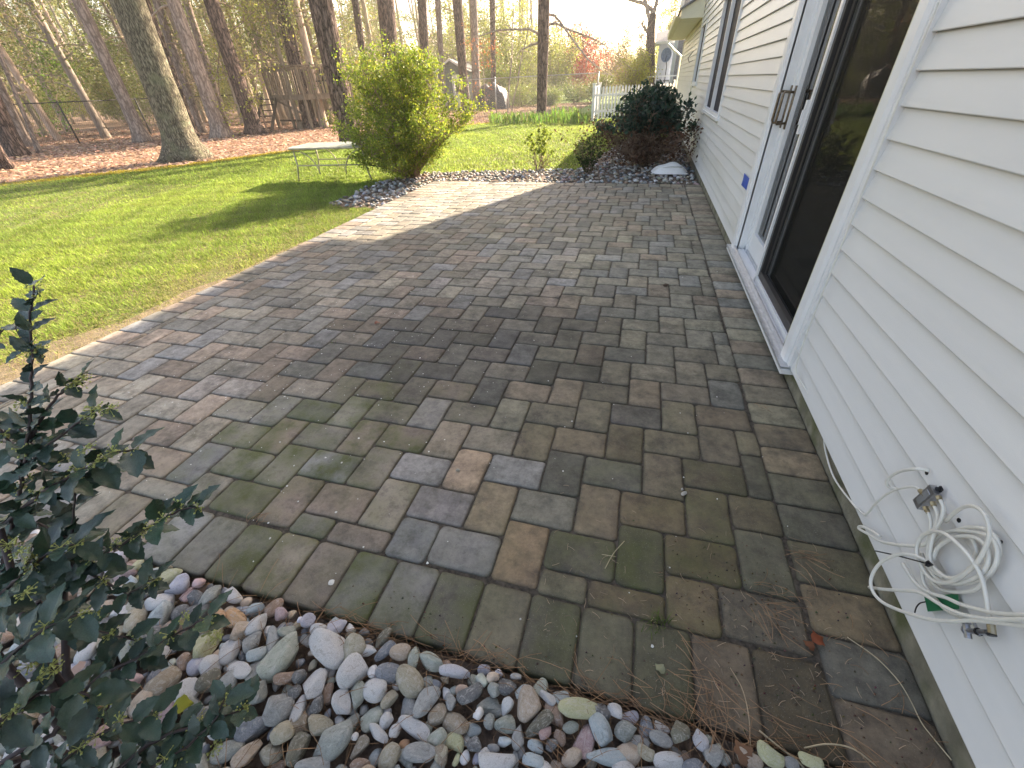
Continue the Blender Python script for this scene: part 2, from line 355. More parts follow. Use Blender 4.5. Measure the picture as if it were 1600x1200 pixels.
# ------------------------------------------------------------------ pavers
Wp, Lp, JG = .1524, .2286, .0011
def outline(x0, x1, y0, y1, rr):
    x0 += JG; x1 -= JG; y0 += JG; y1 -= JG; r = min(rr.uniform(.011, .022), (x1-x0)*.35, (y1-y0)*.35); P = []
    for cx, cy, a0 in ((x1-r, y0+r, -90), (x1-r, y1-r, 0), (x0+r, y1-r, 90), (x0+r, y0+r, 180)):
        for k in range(3):
            a = math.radians(a0+45*k); P.append([cx+r*math.cos(a), cy+r*math.sin(a)])
    out = []
    for i in range(12):
        p, q = np.array(P[i]), np.array(P[(i+1) % 12]); out.append(p)
        if i % 3 == 2:
            dd = (q-p)/np.linalg.norm(q-p); nn = np.array([dd[1], -dd[0]]); bw_ = rr.uniform(-.0022, .0006)
            for t in (.33, .67): out.append(p*(1-t)+q*t+nn*(bw_+rr.gauss(0, .0006)))
    out = np.array(out); c = out.mean(0); out = out+np.array([[rr.gauss(0, .0007), rr.gauss(0, .0007)] for _ in out])
    return out, c
SPOT = [(775, 765, 'o'), (815, 860, 'o'), (728, 735, 'o'), (650, 738, 'b'), (680, 790, 'b'), (800, 738, 'b'), (722, 860, 'b'), (640, 840, 'b'), (530, 780, 'p'), (570, 838, 'p'), (850, 790, 'g'), (680, 438, 'l'), (320, 615, 'l'), (385, 615, 'l'), (880, 398, 'O'), (890, 390, 'l'), (460, 640, 'k'), (700, 515, 'k'), (665, 580, 'k'), (750, 560, 'k'), (700, 545, 'k'), (780, 540, 'k'), (985, 530, 'T'), (1100, 508, 'T'), (430, 845, 'G'), (560, 900, 'G'), (380, 690, 'G'), (480, 655, 'G'), (520, 650, 'G'), (420, 715, 'G'), (360, 780, 'G'), (620, 500, 'k'), (1060, 600, 'n'), (1050, 720, 'n'), (1130, 700, 'n'), (930, 800, 'n'), (1190, 940, 'n'), (1150, 1010, 'n'), (1360, 1150, 'n'), (1340, 1040, 'd'), (1000, 640, 'd'), (960, 450, 'd'), (450, 735, 'G'), (505, 940, 'p'), (870, 710, 'k'), (690, 640, 'l')]
SPC = dict(o=(.34, .22, .13), b=(.24, .25, .28), p=(.27, .20, .165), g=(.23, .22, .19), l=(.31, .305, .29), O=(.38, .29, .20), k=(.075, .072, .066), T=(.27, .25, .17), G=(.17, .175, .12), n=(.175, .135, .10), d=(.10, .105, .105))
SPW = [(gnd(a, b)[:2], SPC[c], .45 if c == 'G' else 0) for a, b, c in SPOT]
def gauss(x, y, cx, cy, s): return math.exp(-((x-cx)**2+(y-cy)**2)/(2*s*s))
def paver_col(x, y, rr):
    pal = [(.225, .20, .16), (.195, .182, .150), (.24, .195, .155), (.172, .168, .148), (.19, .192, .185), (.27, .25, .195), (.20, .165, .13)]
    if x < -3.93 or x > -.22: wt = [3, 2, 5, 2, 2, 1, 3]
    elif y < 1.8: wt = [3, 3, 2.6, 3, 1.6, 1, 2.6]
    else: wt = [3, 3.5, 1.6, 3.2, 2.4, 1.2, .8]
    c = np.array(rr.choices(pal, wt)[0])*rr.uniform(.74, 1.17)*np.array([1.0, .985, .91])
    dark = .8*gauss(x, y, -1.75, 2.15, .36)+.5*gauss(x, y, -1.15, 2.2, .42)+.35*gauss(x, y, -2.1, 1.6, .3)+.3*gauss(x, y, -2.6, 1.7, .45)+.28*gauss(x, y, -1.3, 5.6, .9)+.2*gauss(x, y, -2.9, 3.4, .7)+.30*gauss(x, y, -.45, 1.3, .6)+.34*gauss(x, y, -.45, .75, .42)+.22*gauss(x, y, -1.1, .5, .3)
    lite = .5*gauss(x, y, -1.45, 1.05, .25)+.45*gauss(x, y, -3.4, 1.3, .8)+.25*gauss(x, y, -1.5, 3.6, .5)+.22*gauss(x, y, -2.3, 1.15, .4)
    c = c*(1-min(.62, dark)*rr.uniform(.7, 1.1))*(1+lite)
    warm = .8*gauss(x, y, -.45, .9, .55); c = c*np.array([1+warm*.16, 1, 1-warm*.26])
    if x < -1.3: c = c*np.array([1, .985, 1.06])
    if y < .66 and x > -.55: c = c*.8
    if y > 4.5: c = c*1.12
    c = c*1.2
    moss = .85*gauss(x, y, -1.95, 1.2, .3)+.7*gauss(x, y, -1.6, .62, .35)+.45*gauss(x, y, -.9, .75, .3)+.45*gauss(x, y, -2.2, .75, .35)+.35*gauss(x, y, -1.9, 4.6, .8)+.12+.3*gauss(x, y, -.6, 1.2, .3)
    return c, min(.9, moss*rr.uniform(.3, 1.2))
def paver_geo(x0, x1, y0, y1, rr):
    O, c = outline(x0, x1, y0, y1, rr); n = len(O); hx, hy = (x1-x0)/2, (y1-y0)/2
    ce, ms = paver_col(c[0], c[1], rr)
    for q, cc, mo in SPW:
        if x0 <= q[0] <= x1 and y0 <= q[1] <= y1: ce = (np.array(cc)*.5+ce*.5)*rr.uniform(.95, 1.05); ms = max(ms*.4, mo*2)
    tx, ty, tz = rr.gauss(0, .004), rr.gauss(0, .004), rr.gauss(0, .0009)
    V = []; C = []
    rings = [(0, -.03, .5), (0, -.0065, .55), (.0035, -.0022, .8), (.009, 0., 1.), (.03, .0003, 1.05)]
    for ins, z, k in rings:
        for p in O:
            d = p-c; q = c+np.array([d[0]*(1-ins/hx), d[1]*(1-ins/hy)])
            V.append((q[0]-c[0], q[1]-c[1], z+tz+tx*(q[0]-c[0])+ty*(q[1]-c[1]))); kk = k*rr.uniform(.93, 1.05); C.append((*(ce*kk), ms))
    V.append((0, 0, .0005+tz)); C.append((*(ce*1.03), ms)); F = []
    for r in range(len(rings)-1):
        for j in range(n): a = r*n+j; b = r*n+(j+1) % n; F.append((a, b, b+n, a+n))
    for j in range(n): F.append(((len(rings)-1)*n+j, (len(rings)-1)*n+(j+1) % n, len(V)-1))
    return c, V, F, C
rects = []
bw = .2197                                                # border course width
k = 0; y = .651+.001
ys = [3.6287+Wp*i for i in range(-40, 60)]
for y0 in ys:                                             # course along the house
    y1 = y0+Wp
    if y0 < PY0-.03 or y1 > PY1+.02: continue
    rects.append((-bw, 0, y0, y1))
ylo = min(r[2] for r in rects); yhi = max(r[3] for r in rects)
if ylo-PY0 > .03: rects.append((-bw, 0, PY0, ylo))
if yhi < PY1-.03: rects.append((-bw, 0, yhi, PY1))
xs = -2.0592
x0 = xs-Wp*13
while x0 < -bw-.02:                                       # course along the near edge
    x1 = min(x0+.152, -bw)
    if -bw-x1 < .05: x1 = -bw
    if x1 > PX0: rects.append((max(x0, PX0), x1, PY0, .651))
    x0 = x0+.152 if x1 < -bw else 9
y0 = .651
while y0 < PY1-.03:                                       # course along the lawn
    rects.append((PX0, PX0+bw, y0, min(y0+.153, PY1))); y0 += .153
x0 = PX0+bw
while x0 < -bw-.03:                                       # course along the far edge
    rects.append((x0, min(x0+.1535, -bw), PY1-bw, PY1)); x0 += .1535
fx0, fx1, fy0, fy1 = PX0+bw, -bw, .651, PY1-bw
ox, oy = -.763-Lp, .738
for a in range(-60, 61):
    for b in range(-30, 40):
        bx, by = ox+a*Wp+b*Lp, oy-a*Wp+b*Lp
        for (u0, u1, v0, v1) in ((bx, bx+Lp, by, by+Wp), (bx+Lp, bx+Lp+Wp, by, by+Lp)):
            u0, u1, v0, v1 = max(u0, fx0), min(u1, fx1), max(v0, fy0), min(v1, fy1)
            if u1-u0 > .028 and v1-v0 > .028: rects.append((u0, u1, v0, v1))
def area(r):
    c = [proj((x, y, 0)) for x, y in ((r[0], r[2]), (r[1], r[2]), (r[1], r[3]), (r[0], r[3]))]
    mx, my = sum(p[0] for p in c)/4, sum(p[1] for p in c)/4
    if min(p[2] for p in c) < .1 or not (-40 < mx < 1640 and my < 1240): return -1
    return abs(sum(c[i][0]*c[(i+1) % 4][1]-c[(i+1) % 4][0]*c[i][1] for i in range(4)))/2
rects.sort(key=area, reverse=True)
VV, FF, CC, o = [], [], [], 0
for i, r in enumerate(rects):
    rr = random.Random(int((r[0]*37+r[2]*91)*1000)); c, V, F, C = paver_geo(*r, rr)
    if i < 300:
        mb = MB(); mb.add(V, F, C); mb.obj('paver', M['paver'], patio, smooth=True, loc=(c[0], c[1], 0))
    else:
        VV += [(v[0]+c[0], v[1]+c[1], v[2]) for v in V]; CC += C; FF += [tuple(k+o for k in f) for f in F]; o += len(V)
mb = MB(); mb.v, mb.f, mb.c = VV, FF, CC; mb.obj('far_pavers', M['paver'], patio, smooth=True, kind='stuff')
print('pavers', len(rects))

# ------------------------------------------------------------------ house
house = thing('house', (0, 5, 0), 'cream white clapboard house with sliding patio door and dark screened windows along the patio', 'house')
def hp(name, mb, m, smooth=False): o = mb.obj(name, m, house, smooth); o.location = (0, -5, 0); return o
YE, YL = 12.0, 18.6
DY0, DY1, DZ0, DZ1 = 2.0, 3.905, .06, 2.15
W1 = (6.5, 8.35, .83, 2.15); W2 = (10.75, 11.75, 1.12, 2.1)
OPEN = [(DY0, DY1, DZ0, DZ1), W1, W2]
CO = .0975; Z0 = .088
def segs(z0, z1, ya, yb):
    S = [(ya, yb)]
    for (a, b, c, d) in OPEN:
        if z1 <= c+.005 or z0 >= d-.005: continue
        N_ = []
        for (s, e) in S:
            if b <= s or a >= e: N_.append((s, e)); continue
            if a > s: N_.append((s, a))
            if b < e: N_.append((b, e))
        S = N_
    return S
up = MB(); nsd = 0
def plank(mb, y0, y1, z0, z1, rr):
    w0, w1 = rr.uniform(-.0007, .0007), rr.uniform(-.0007, .0007); n = max(1, int((y1-y0)/.6)); V = []; F = []
    for i in range(n+1):
        y = y0+(y1-y0)*i/n; q = w0+(w1-w0)*i/n+rr.uniform(-.0005, .0005)
        V += [(-.001, y, z1+.004), (-.004+q, y, z1), (-.0058+q, y, z1-.0065), (-.0200+q, y, z0+.003), (-.0190+q, y, z0), (-.001, y, z0)]
    for i in range(n):
        for j in range(6):
            a = i*6+j; b = i*6+(j+1) % 6; F.append((a, b, b+6, a+6))
    F += [(0, 1, 2, 3, 4, 5)[::-1], tuple(n*6+j for j in range(6))]
    s = rr.uniform(.985, 1.01); mb.add(V, F, [(s*g, s*g, s*g, 1) for g in (.4, .42, 1, 1, .8, .5)]*(n+1))  # dark row at the top paints the contact shadow under the lip above
k = 0
while True:
    z0 = Z0+CO*k; z1 = z0+CO; k += 1
    if z0 > 4.65: break
    for (s, e) in segs(z0, z1, -3.2, YE if z0 > 2.2 else YL):
        rr = random.Random(int(s*91+z0*1000)); cuts = [s]
        while e-cuts[-1] > 3.9: cuts.append(cuts[-1]+3.66-rr.uniform(0, .6) if len(cuts) == 1 else cuts[-1]+3.66)
        cuts.append(e)
        for a, b in zip(cuts[:-1], cuts[1:]):
            if z0 < 2.75:
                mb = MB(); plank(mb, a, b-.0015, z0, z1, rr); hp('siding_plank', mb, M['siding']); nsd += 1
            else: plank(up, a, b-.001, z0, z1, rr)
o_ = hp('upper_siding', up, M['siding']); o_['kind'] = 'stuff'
mb = MB()                                                  # wall core, cut round the openings
def wallbox(y0, y1, z0, z1): mb.box((.09, (y0+y1)/2, (z0+z1)/2), (.18, y1-y0, z1-z0))
edges = [-3.2, DY0+.07, DY1-.07, W1[0]+.03, W1[1]-.03, W2[0]+.03, W2[1]-.03, YE]
wallbox(-3.2, edges[1], .105, 4.7); wallbox(edges[1], edges[2], 2.1, 4.7); wallbox(edges[2], edges[3], .105, 4.7)
wallbox(edges[3], edges[4], .105, W1[2]+.03); wallbox(edges[3], edges[4], W1[3]-.03, 4.7); wallbox(edges[4], edges[5], .105, 4.7)
wallbox(edges[5], edges[6], .105, W2[2]+.03); wallbox(edges[5], edges[6], W2[3]-.03, 4.7); wallbox(edges[6], YE, .105, 4.7); wallbox(YE, YL, .105, 2.4)
mb.box((4.5, YE-.05, 3.5), (8.6, .1, 2.4)); mb.box((4.5, YL-.05, 1.3), (8.6, .1, 2.6)); mb.box((4.5, -3.15, 2.4), (8.6, .1, 4.6)); mb.box((8.9, 7.7, 2.35), (.1, 21.8, 4.6))
hp('wall', mb, M['cream'])
mb = MB(); mb.box((.07, 7.7, .0275), (.14, 21.8, .155)); mb.box((.06, 7.7, -.15), (.12, 21.8, .2)); hp('foundation', mb, M['concrete'])
# room behind the glass
mb = MB(); mb.add([(.19, .5, .08), (3.5, .5, .08), (3.5, 9.5, .08), (.19, 9.5, .08), (.19, .5, 2.4), (3.5, .5, 2.4), (3.5, 9.5, 2.4), (.19, 9.5, 2.4)], [(0, 1, 2, 3), (4, 7, 6, 5), (1, 2, 6, 5), (0, 4, 5, 1), (3, 2, 6, 7)])
mb.box((1.2, 11.2, 1.6), (.02, 1.6, 1.6)); hp('room_lining', mb, M['room'])
mb = MB()                                                  # vertical pale curtain behind the far door glass
n = 40; V = []; F = []
for i in range(n+1):
    y = 3.05+(3.9-3.05)*i/n; x = .26+.025*math.sin(i*1.25)
    V += [(x, y, .12), (x, y, 2.2)]
for i in range(n): F.append((2*i, 2*i+2, 2*i+3, 2*i+1))
mb.add(V, F); hp('curtain', mb, M['curtain'])
# roofs, soffits, gutter
def prism(prof, y0, y1, mb):
    n = len(prof); V = [(x, y0, z) for x, z in prof]+[(x, y1, z) for x, z in prof]
    mb.add(V, [tuple(range(n)), tuple(range(n, 2*n))[::-1]]+[(i, i+n, (i+1) % n+n, (i+1) % n) for i in range(n)])
SZ = 2.235
mb = MB(); prism([(-.02, SZ), (-.46, SZ), (-.46, SZ+.15), (-.02, SZ+.36)], YE+.02, YL+.2, mb); hp('soffit', mb, M['cream'])
mb = MB(); prism([(-.50, SZ+.135), (-.50, SZ+.17), (4.5, SZ+2.62), (4.5, SZ+2.58)], YE-.03, YL+.3, mb); hp('low_roof', mb, M['shingle'])
mb = MB(); prism([(-.462, SZ+.02), (-.56, SZ+.035), (-.58, SZ+.15), (-.572, SZ+.15), (-.555, SZ+.045), (-.463, SZ+.03)], YE, YL+.25, mb); g_ = hp('gutter', mb, M['cream'])
mb = MB(); mb.tube([(-.52, YL+.1, SZ+.03), (-.52, YL+.1, SZ-.08), (-.30, YL+.1, SZ-.26), (-.06, YL+.1, SZ-.42), (-.06, YL+.1, .1)], .035, 8); hp('downspout', mb, M['white'])
mb = MB(); prism([(0, 4.62), (-.48, 4.62), (-.5, 4.78), (0, 5.0)], -3.3, YE+.15, mb); hp('high_soffit', mb, M['cream'])
mb = MB(); prism([(-.52, 4.74), (-.52, 4.79), (4.5, 6.9), (9.4, 4.79), (9.4, 4.74), (4.5, 6.85)], -3.4, YE+.2, mb); hp('high_roof', mb, M['shingle'])
mb = MB(); mb.tube([(-.02, 12.9, 1.55), (-.10, 12.85, 1.52), (-.14, 12.8, 1.60), (-.05, 12.75, 1.72)], .008, 6); hp('wall_hook', mb, M['dark'])
mb = MB(); mb.box((-.021, YE-.02, 1.2), (.014, .05, 2.2)); mb.box((-.021, YL, 1.15), (.03, .07, 2.1)); hp('corner_trim', mb, M['cream'])

# sliding patio door
door = hp('sliding_door', MB().box((.075, 2.9, .085), (.17, 1.74, .05)), M['white'])
def sub(name, mb, m, par, smooth=False): return mb.obj(name, m, par, smooth)
def rprof(y0, y1, z0, z1, xf, r=.012):                       # casing board with rounded outer corners
    mb = MB(); pr = [(.0, y0), (xf+r, y0), (xf+r*.3, y0+r*.3), (xf, y0+r), (xf, y1-r), (xf+r*.3, y1-r*.3), (xf+r, y1), (.0, y1)]
    n = len(pr); V = [(x, y, z0) for x, y in pr]+[(x, y, z1) for x, y in pr]
    mb.add(V, [tuple(range(n)), tuple(range(n, 2*n))[::-1]]+[(i, (i+1) % n, (i+1) % n+n, i+n) for i in range(n)]); return mb
sub('casing', rprof(2.025, 2.142, .062, 2.16, -.040, .028), M['white'], door); sub('casing', rprof(3.79, 3.895, .062, 2.16, -.036, .02), M['white'], door)
mb = MB(); mb.box((-.012, 2.012, 1.12), (.034, .026, 2.1)); sub('channel_trim', mb, M['white'], door); mb = MB(); mb.box((-.012, 3.905, 1.12), (.034, .020, 2.1)); sub('channel_trim', mb, M['white'], door)
mb = MB(); mb.box((.04, 2.172, 1.1), (.10, .058, 2.06)); sub('jamb', mb, M['cream'], door); mb = MB(); mb.box((.07, 3.80, 1.1), (.16, .02, 2.06)); sub('jamb', mb, M['white'], door); mb = MB(); mb.box((.02, 2.9, 2.16), (.16, 1.9, .1)); sub('head_jamb', mb, M['white'], door)  # near jamb coloured cream to put the warm reflected light into its tone
mb = MB(); mb.box((-.015, 2.96, .0925), (.10, 1.94, .012)); mb.box((-.028, 2.96, .115), (.006, 1.72, .03)); mb.box((.045, 2.98, .118), (.006, 1.60, .034)); mb.box((.10, 2.98, .118), (.006, 1.60, .034)); sub('track', mb, M['alu'], door)
mb = MB(); mb.box((-.02, 2.96, .073), (.076, 1.95, .026)); sub('threshold', mb, M['white'], door)
# far leaf: white frame with clear glass
mb = MB(); mb.box((.075, 3.71, 1.1), (.05, .16, 2.0)); mb.box((.075, 3.03, 1.1), (.05, .08, 2.0)); mb.box((.075, 3.35, .195), (.046, .56, .15)); mb.box((.075, 3.35, 2.05), (.046, .56, .1))
mb.box((.045, 3.70, 1.1), (.012, .012, 2.0))
leaf1 = sub('door_leaf', mb, M['white'], door)
mb = MB(); mb.box((.078, 3.35, 1.13), (.006, .56, 1.74)); sub('pane', mb, M['glass'], leaf1)
def handle(y, m):
    mb = MB(); x = .012
    mb.tube([(x+.035, y-.0, .99), (x-.02, y, .985), (x-.028, y, 1.0), (x-.028, y, 1.15), (x-.02, y, 1.165), (x+.035, y, 1.16)], .0075, 8)
    mb.box((.047, y, 1.075), (.008, .03, .24)); return mb
sub('handle', handle(3.765, 0), M['bronze'], leaf1, True); sub('handle', handle(3.655, 0), M['bronze'], leaf1, True)  # second handle stands in for the reflection of the first in the glass
# near leaf: white sill rail, dark frame, tinted glass and insect screen
mb = MB(); mb.box((.022, 3.075, 1.1), (.05, .035, 2.0)); mb.box((.022, 2.64, .128), (.05, .86, .045)); leaf2 = sub('screen_leaf', mb, M['white'], door)
mb = MB(); mb.box((.022, 3.04, 1.13), (.03, .035, 1.95)); mb.box((.022, 2.215, 1.13), (.03, .03, 1.95)); mb.box((.022, 2.64, .175), (.03, .78, .045)); mb.box((.03, 2.99, 1.13), (.012, .03, 1.9)); sub('dark_frame', mb, M['dark'], leaf2)
mb = MB(); mb.box((.030, 2.625, 1.15), (.001, .82, 1.9)); sub('insect_screen', mb, M['screen'], leaf2)
mb = MB(); mb.box((.060, 2.625, 1.15), (.006, .82, 1.94)); sub('pane', mb, M['darkglass'], leaf2)
mb = MB(); mb.box((-.010, 3.085, 1.06), (.018, .03, .16)); mb.box((-.022, 3.085, 1.06), (.012, .012, .07)); sub('latch', mb, M['white'], leaf2)
# windows
def window(a, b, c, d, mull):
    mb = MB(); t = .045
    for (y0, y1, z0, z1) in ((a, b, c, c+t), (a, b, d-t, d), (a, a+t, c+t, d-t), (b-t, b, c+t, d-t)): mb.box((-.004, (y0+y1)/2, (z0+z1)/2), (.056, y1-y0, z1-z0))
    wn = hp('window', mb, M['white'])
    mb = MB(); mb.box((-.022, (a+b)/2, c-.008), (.05, b-a+.05, .03)); sub('sill', mb, M['white'], wn)
    ms = [a+t]+([(a+b)/2-.02, (a+b)/2+.02] if mull else [])+[b-t]
    if mull: mb = MB(); mb.box((-.008, (a+b)/2, (c+d)/2), (.05, .04, d-c-2*t)); sub('mullion', mb, M['white'], wn)
    for i in range(0, len(ms), 2):
        y0, y1 = ms[i], ms[i+1]; mb = MB(); mb.box((.012, (y0+y1)/2, (c+d)/2), (.002, y1-y0, d-c-2*t)); sub('insect_screen', mb, M['wscreen'], wn)
        mb = MB(); mb.box((.035, (y0+y1)/2, (c+d)/2), (.006, y1-y0, d-c-2*t)); sub('pane', mb, M['darkglass'], wn)
window(*W1, True); window(*W2, False)
print('siding planks', nsd)
# ------------------------------------------------------------------ lawn grass
def hor(px): return 165.4-.044*px
def grass():
    Vs, Cs = [], []
    def region(n, x0, x1, y0, y1, hmul, wid, dens=None):
        x = RS.uniform(x0, x1, n); y = RS.uniform(y0, y1, n)
        k = inpoly(x, y, LAWN); x, y = x[k], y[k]
        px, py, dz = projn(np.stack([x, y, np.zeros(len(x))], 1)); k = (dz > .3) & (px > -120) & (px < 1300) & (py > 60) & (py < 1260); x, y = x[k], y[k]
        d = np.hypot(x-CAM[0], y)
        bare = np.clip((x+4.8+.4*fnoise(x, y, 1.7))/.75, 0, 1)*np.clip((3.9-y)/2, .08, 1)   # worn strip beside the patio
        bare = np.where(x > -5.6, bare, 0); tx = fnoise(x, y, 2.2); k = RS.rand(len(x)) > bare*.93-.35*np.clip(fnoise(x, y, 6.), 0, 1)+np.clip(-tx-.45, 0, .5)
        x, y, bare, d = x[k], y[k], bare[k], d[k]; n = len(x); P = np.stack([x, y, np.full(n, -.03)], 1)
        tuft = .75+.5*np.clip(fnoise(x, y, 9.), -1, 1)
        h = RS.uniform(.6, 1.25, n)*hmul*tuft*(1-.45*bare); a = RS.uniform(0, 2*math.pi, n); lean = RS.uniform(.2, 1.1, n)
        dirv = np.stack([np.cos(a), np.sin(a), np.zeros(n)], 1); side = np.stack([-np.sin(a), np.cos(a), np.zeros(n)], 1)
        wv = side*(wid*RS.uniform(.6, 1.2, n))[:, None]*.5; mid = P+dirv*(h*lean*.35)[:, None]+np.array([0, 0, 1])*(h*.6)[:, None]
        tip = P+dirv*(h*lean)[:, None]+np.array([0, 0, 1])*(h*np.clip(1.1-.35*lean, .4, 1))[:, None]
        V = np.stack([P-wv, P+wv, tip], 1).reshape(-1, 3)
        g = fnoise(x, y, .9)[:, None]; base = np.array([.23, .33, .06])*(1+.18*g)+np.array([.05, .03, .0])*np.clip(g, 0, 1)
        edge = (~inpoly(x-.4, y+.35, LAWN)) & (x < -7); base = np.where(edge[:, None], np.array([[.40, .33, .04]]), base)*(1+.22*fnoise(x, y, 5.)[:, None]+.15*fnoise(x+7, y-3, 12.)[:, None])
        yel = np.clip(bare*.9+(RS.rand(n) < .10)*.7, 0, 1)[:, None]; c = base*(1-yel)+np.array([.36, .31, .12])*yel
        c = c*RS.uniform(.55, 1.5, (n, 1)); Vs.append(V); Cs.append(np.repeat(c, 3, 0))
    region(210000, -8.5, -4.14, -.5, 7.8, .045, .006)
    region(240000, -14, -4.14, -1, 13, .045, .011)
    region(260000, -13, -.2, 6.5, 24, .06, .024)
    region(60000, -10, 4, 18, 40, .09, .05)
    V = np.concatenate(Vs); C = np.concatenate(Cs); print('grass', len(V)//3)
    link('lawn_grass', npmesh('lawn_grass', V, 3, C, M['grass']), kind='stuff')
grass()
def thatch():
    n = 30000; x = RS.uniform(-6.4, -4.15, n); y = RS.uniform(0, 5.3, n); k = (RS.rand(n) < np.clip((x+6.2)/1.6, .1, 1)); x, y = x[k], y[k]; n = len(x)
    a = RS.uniform(0, 6.3, n); l = RS.uniform(.015, .05, n); d = np.stack([np.cos(a), np.sin(a), RS.uniform(-.1, .3, n)], 1)*l[:, None]; s = np.stack([-np.sin(a), np.cos(a), np.zeros(n)], 1)*.0018
    P = np.stack([x, y, RS.uniform(-.022, -.012, n)], 1); V = np.stack([P-s, P+s, P+d], 1).reshape(-1, 3); link('dead_grass', npmesh('dead_grass', V, 3, np.repeat(vary((.42, .33, .19), n, .4, .1), 3, 0), M['grass']), kind='stuff')
thatch()
# taller grass fringe on the patio edge, tufts in the joints
def tuft(mb, x, y, n, h, r, c=(.10, .17, .03)):
    for i in range(n):
        a = random.uniform(0, 6.28); l = random.uniform(.4, 1); q = np.array([x+random.gauss(0, r), y+random.gauss(0, r), -.01]); hh = h*random.uniform(.5, 1.1)
        d = np.array([math.cos(a), math.sin(a), 0]); s = np.array([-d[1], d[0], 0])*.0011
        f = random.uniform(.6, 1.3); cc = tuple(k*f for k in c)
        mb.add([q-s, q+s, q+d*hh*l*.4+np.array([0, 0, hh*.6])+s*.7, q+d*hh*l*.4+np.array([0, 0, hh*.6])-s*.7, q+d*hh*l+np.array([0, 0, hh*.75])], [(0, 1, 2, 3), (3, 2, 4)], cc)
mb = MB()
for px, py, n, h in ((1030, 972, 26, .05), (1012, 982, 12, .05), (320, 775, 26, .05), (470, 660, 8, .02), (905, 565, 18, .02), (520, 535, 14, .03), (290, 490, 16, .03), (545, 660, 10, .03), (640, 625, 8, .02), (390, 640, 8, .02)):
    g = gnd(px, py); tuft(mb, g[0], g[1], n, h, .012)
link('joint_grass', mb.mesh('joint_grass', M['grass']), kind='stuff')

# ------------------------------------------------------------------ leaf litter of the woods
def litter():
    n = 150000; ang = RS.uniform(-1.25, .25, n); r = 6+30*RS.rand(n)**1.0; x = CAM[0]+r*np.sin(ang); y = r*np.cos(ang)
    k = ~inpoly(x, y, LAWN) & ~inpoly(x, y, FARBED) & (x < -4.6); x, y, r = x[k], y[k], r[k]
    k = (RS.rand(len(x)) < np.clip(r/26, .2, 1)); x, y, r = x[k], y[k], r[k]
    n = len(x); P = np.stack([x, y, -.035+RS.uniform(0, .03, n)], 1)
    C = np.concatenate([vary((.56, .39, .29), n//2, .4, .1), vary((.42, .26, .18), n-n//2, .4, .1)]); RS.shuffle(C)
    V, C = leaf_quads(P, RS.uniform(.05, .10, n)*(1+r/40), C, flat=.72, aspect=.7)
    link('leaf_litter', npmesh('leaf_litter', V, 4, C, M['dryleaf']), kind='stuff'); print('litter', n)
litter()

# ------------------------------------------------------------------ trees
def polyleaves(P, size, cols, flat=0.): return leaf_quads(np.array(P), size, cols, flat=flat)
def top_on_ray(B, px, py):
    """the point on the line of sight that lies in the upright plane through B facing the camera"""
    d = ray(px, py); n = np.array([B[0]-CAM[0], B[1]-CAM[1], 0.]); n /= np.linalg.norm(n)
    return CAM + d*((n @ (np.asarray(B)-CAM))/(n @ d))
def trunk_mesh(B, T, r0, r1, H, flare=1.5, n=14, wob=.02, seed=0, bend=0.):
    """tapered trunk from B through T (at its own height) on up to height H, local to B"""
    rr = random.Random(seed); d = np.array(T)-np.array(B); d = d/d[2]; mb = MB(); P = []; R = []; k = 26; ox = oy = 0
    for i in range(k):
        t = (i/(k-1))**1.5; z = H*t; ox += rr.gauss(0, wob*.35); oy += rr.gauss(0, wob*.35); lean = d*z
        P.append(np.array([lean[0]+ox*t+bend*math.sin(t*9)*.1, lean[1]+oy*t, z-.06 if i == 0 else z])); f = 1+(flare-1)*math.exp(-z/.22)
        R.append((r0+(r1-r0)*min(1, z/max(T[2]-B[2], 1)) if z < T[2]-B[2] else r1*(1-.75*(z-T[2]+B[2])/max(.1, H-T[2]+B[2])))*f)
    mb.tube(P, R, n)
    for i in range(k):                                       # lobed root flare and knobbly skin
        for j in range(n):
            q = np.array(mb.v[i*n+j]); ax = P[i]; f = math.exp(-max(0, P[i][2])/.28)
            s = 1+f*.22*math.sin(j*2*math.pi/n*4+seed)+rr.uniform(-.03, .03); mb.v[i*n+j] = tuple(ax+(q-ax)*s)
    return mb, P, R
def limbs_mesh(P, R, rr, n, z0, z1, L, droop=.1, leaves=0):
    mb = MB(); tips = []
    for i in range(n):
        z = rr.uniform(z0, z1); k = min(range(len(P)), key=lambda q: abs(P[q][2]-z)); b = P[k]; a = rr.uniform(0, 6.28); l = L*rr.uniform(.4, 1)
        pts = [b]; d = np.array([math.cos(a), math.sin(a), rr.uniform(-.1, .6)])
        for s in range(5): d = d+np.array([rr.gauss(0, .18), rr.gauss(0, .18), rr.gauss(-droop*.3, .15)]); d /= np.linalg.norm(d); pts.append(pts[-1]+d*l/5)
        r = min(R[k]*.4, .012+l*.012); mb.tube(pts, [r*(1-.16*q) for q in range(6)], 4, cap=False); tips += pts[2:]
        for s in (2, 3, 4):
            e = pts[s]+np.array([rr.gauss(0, .25), rr.gauss(0, .25), rr.gauss(.05, .15)])*l*.5; mb.tube([pts[s], (pts[s]+e)/2+np.array([0, 0, .03]), e], [r*.5, r*.35, r*.15], 3, cap=False); tips += [e, (pts[s]+e)/2]
    return mb, tips
def cloud(tips, per, spread, size, base, dv=.35, dh=.12, flat=0.):
    T = np.array(tips); P = np.repeat(T, per, 0)+RS.normal(size=(len(T)*per, 3))*spread; n = len(P)
    return leaf_quads(P, size*RS.uniform(.6, 1.3, n), vary(base, n, dv, dh), flat)
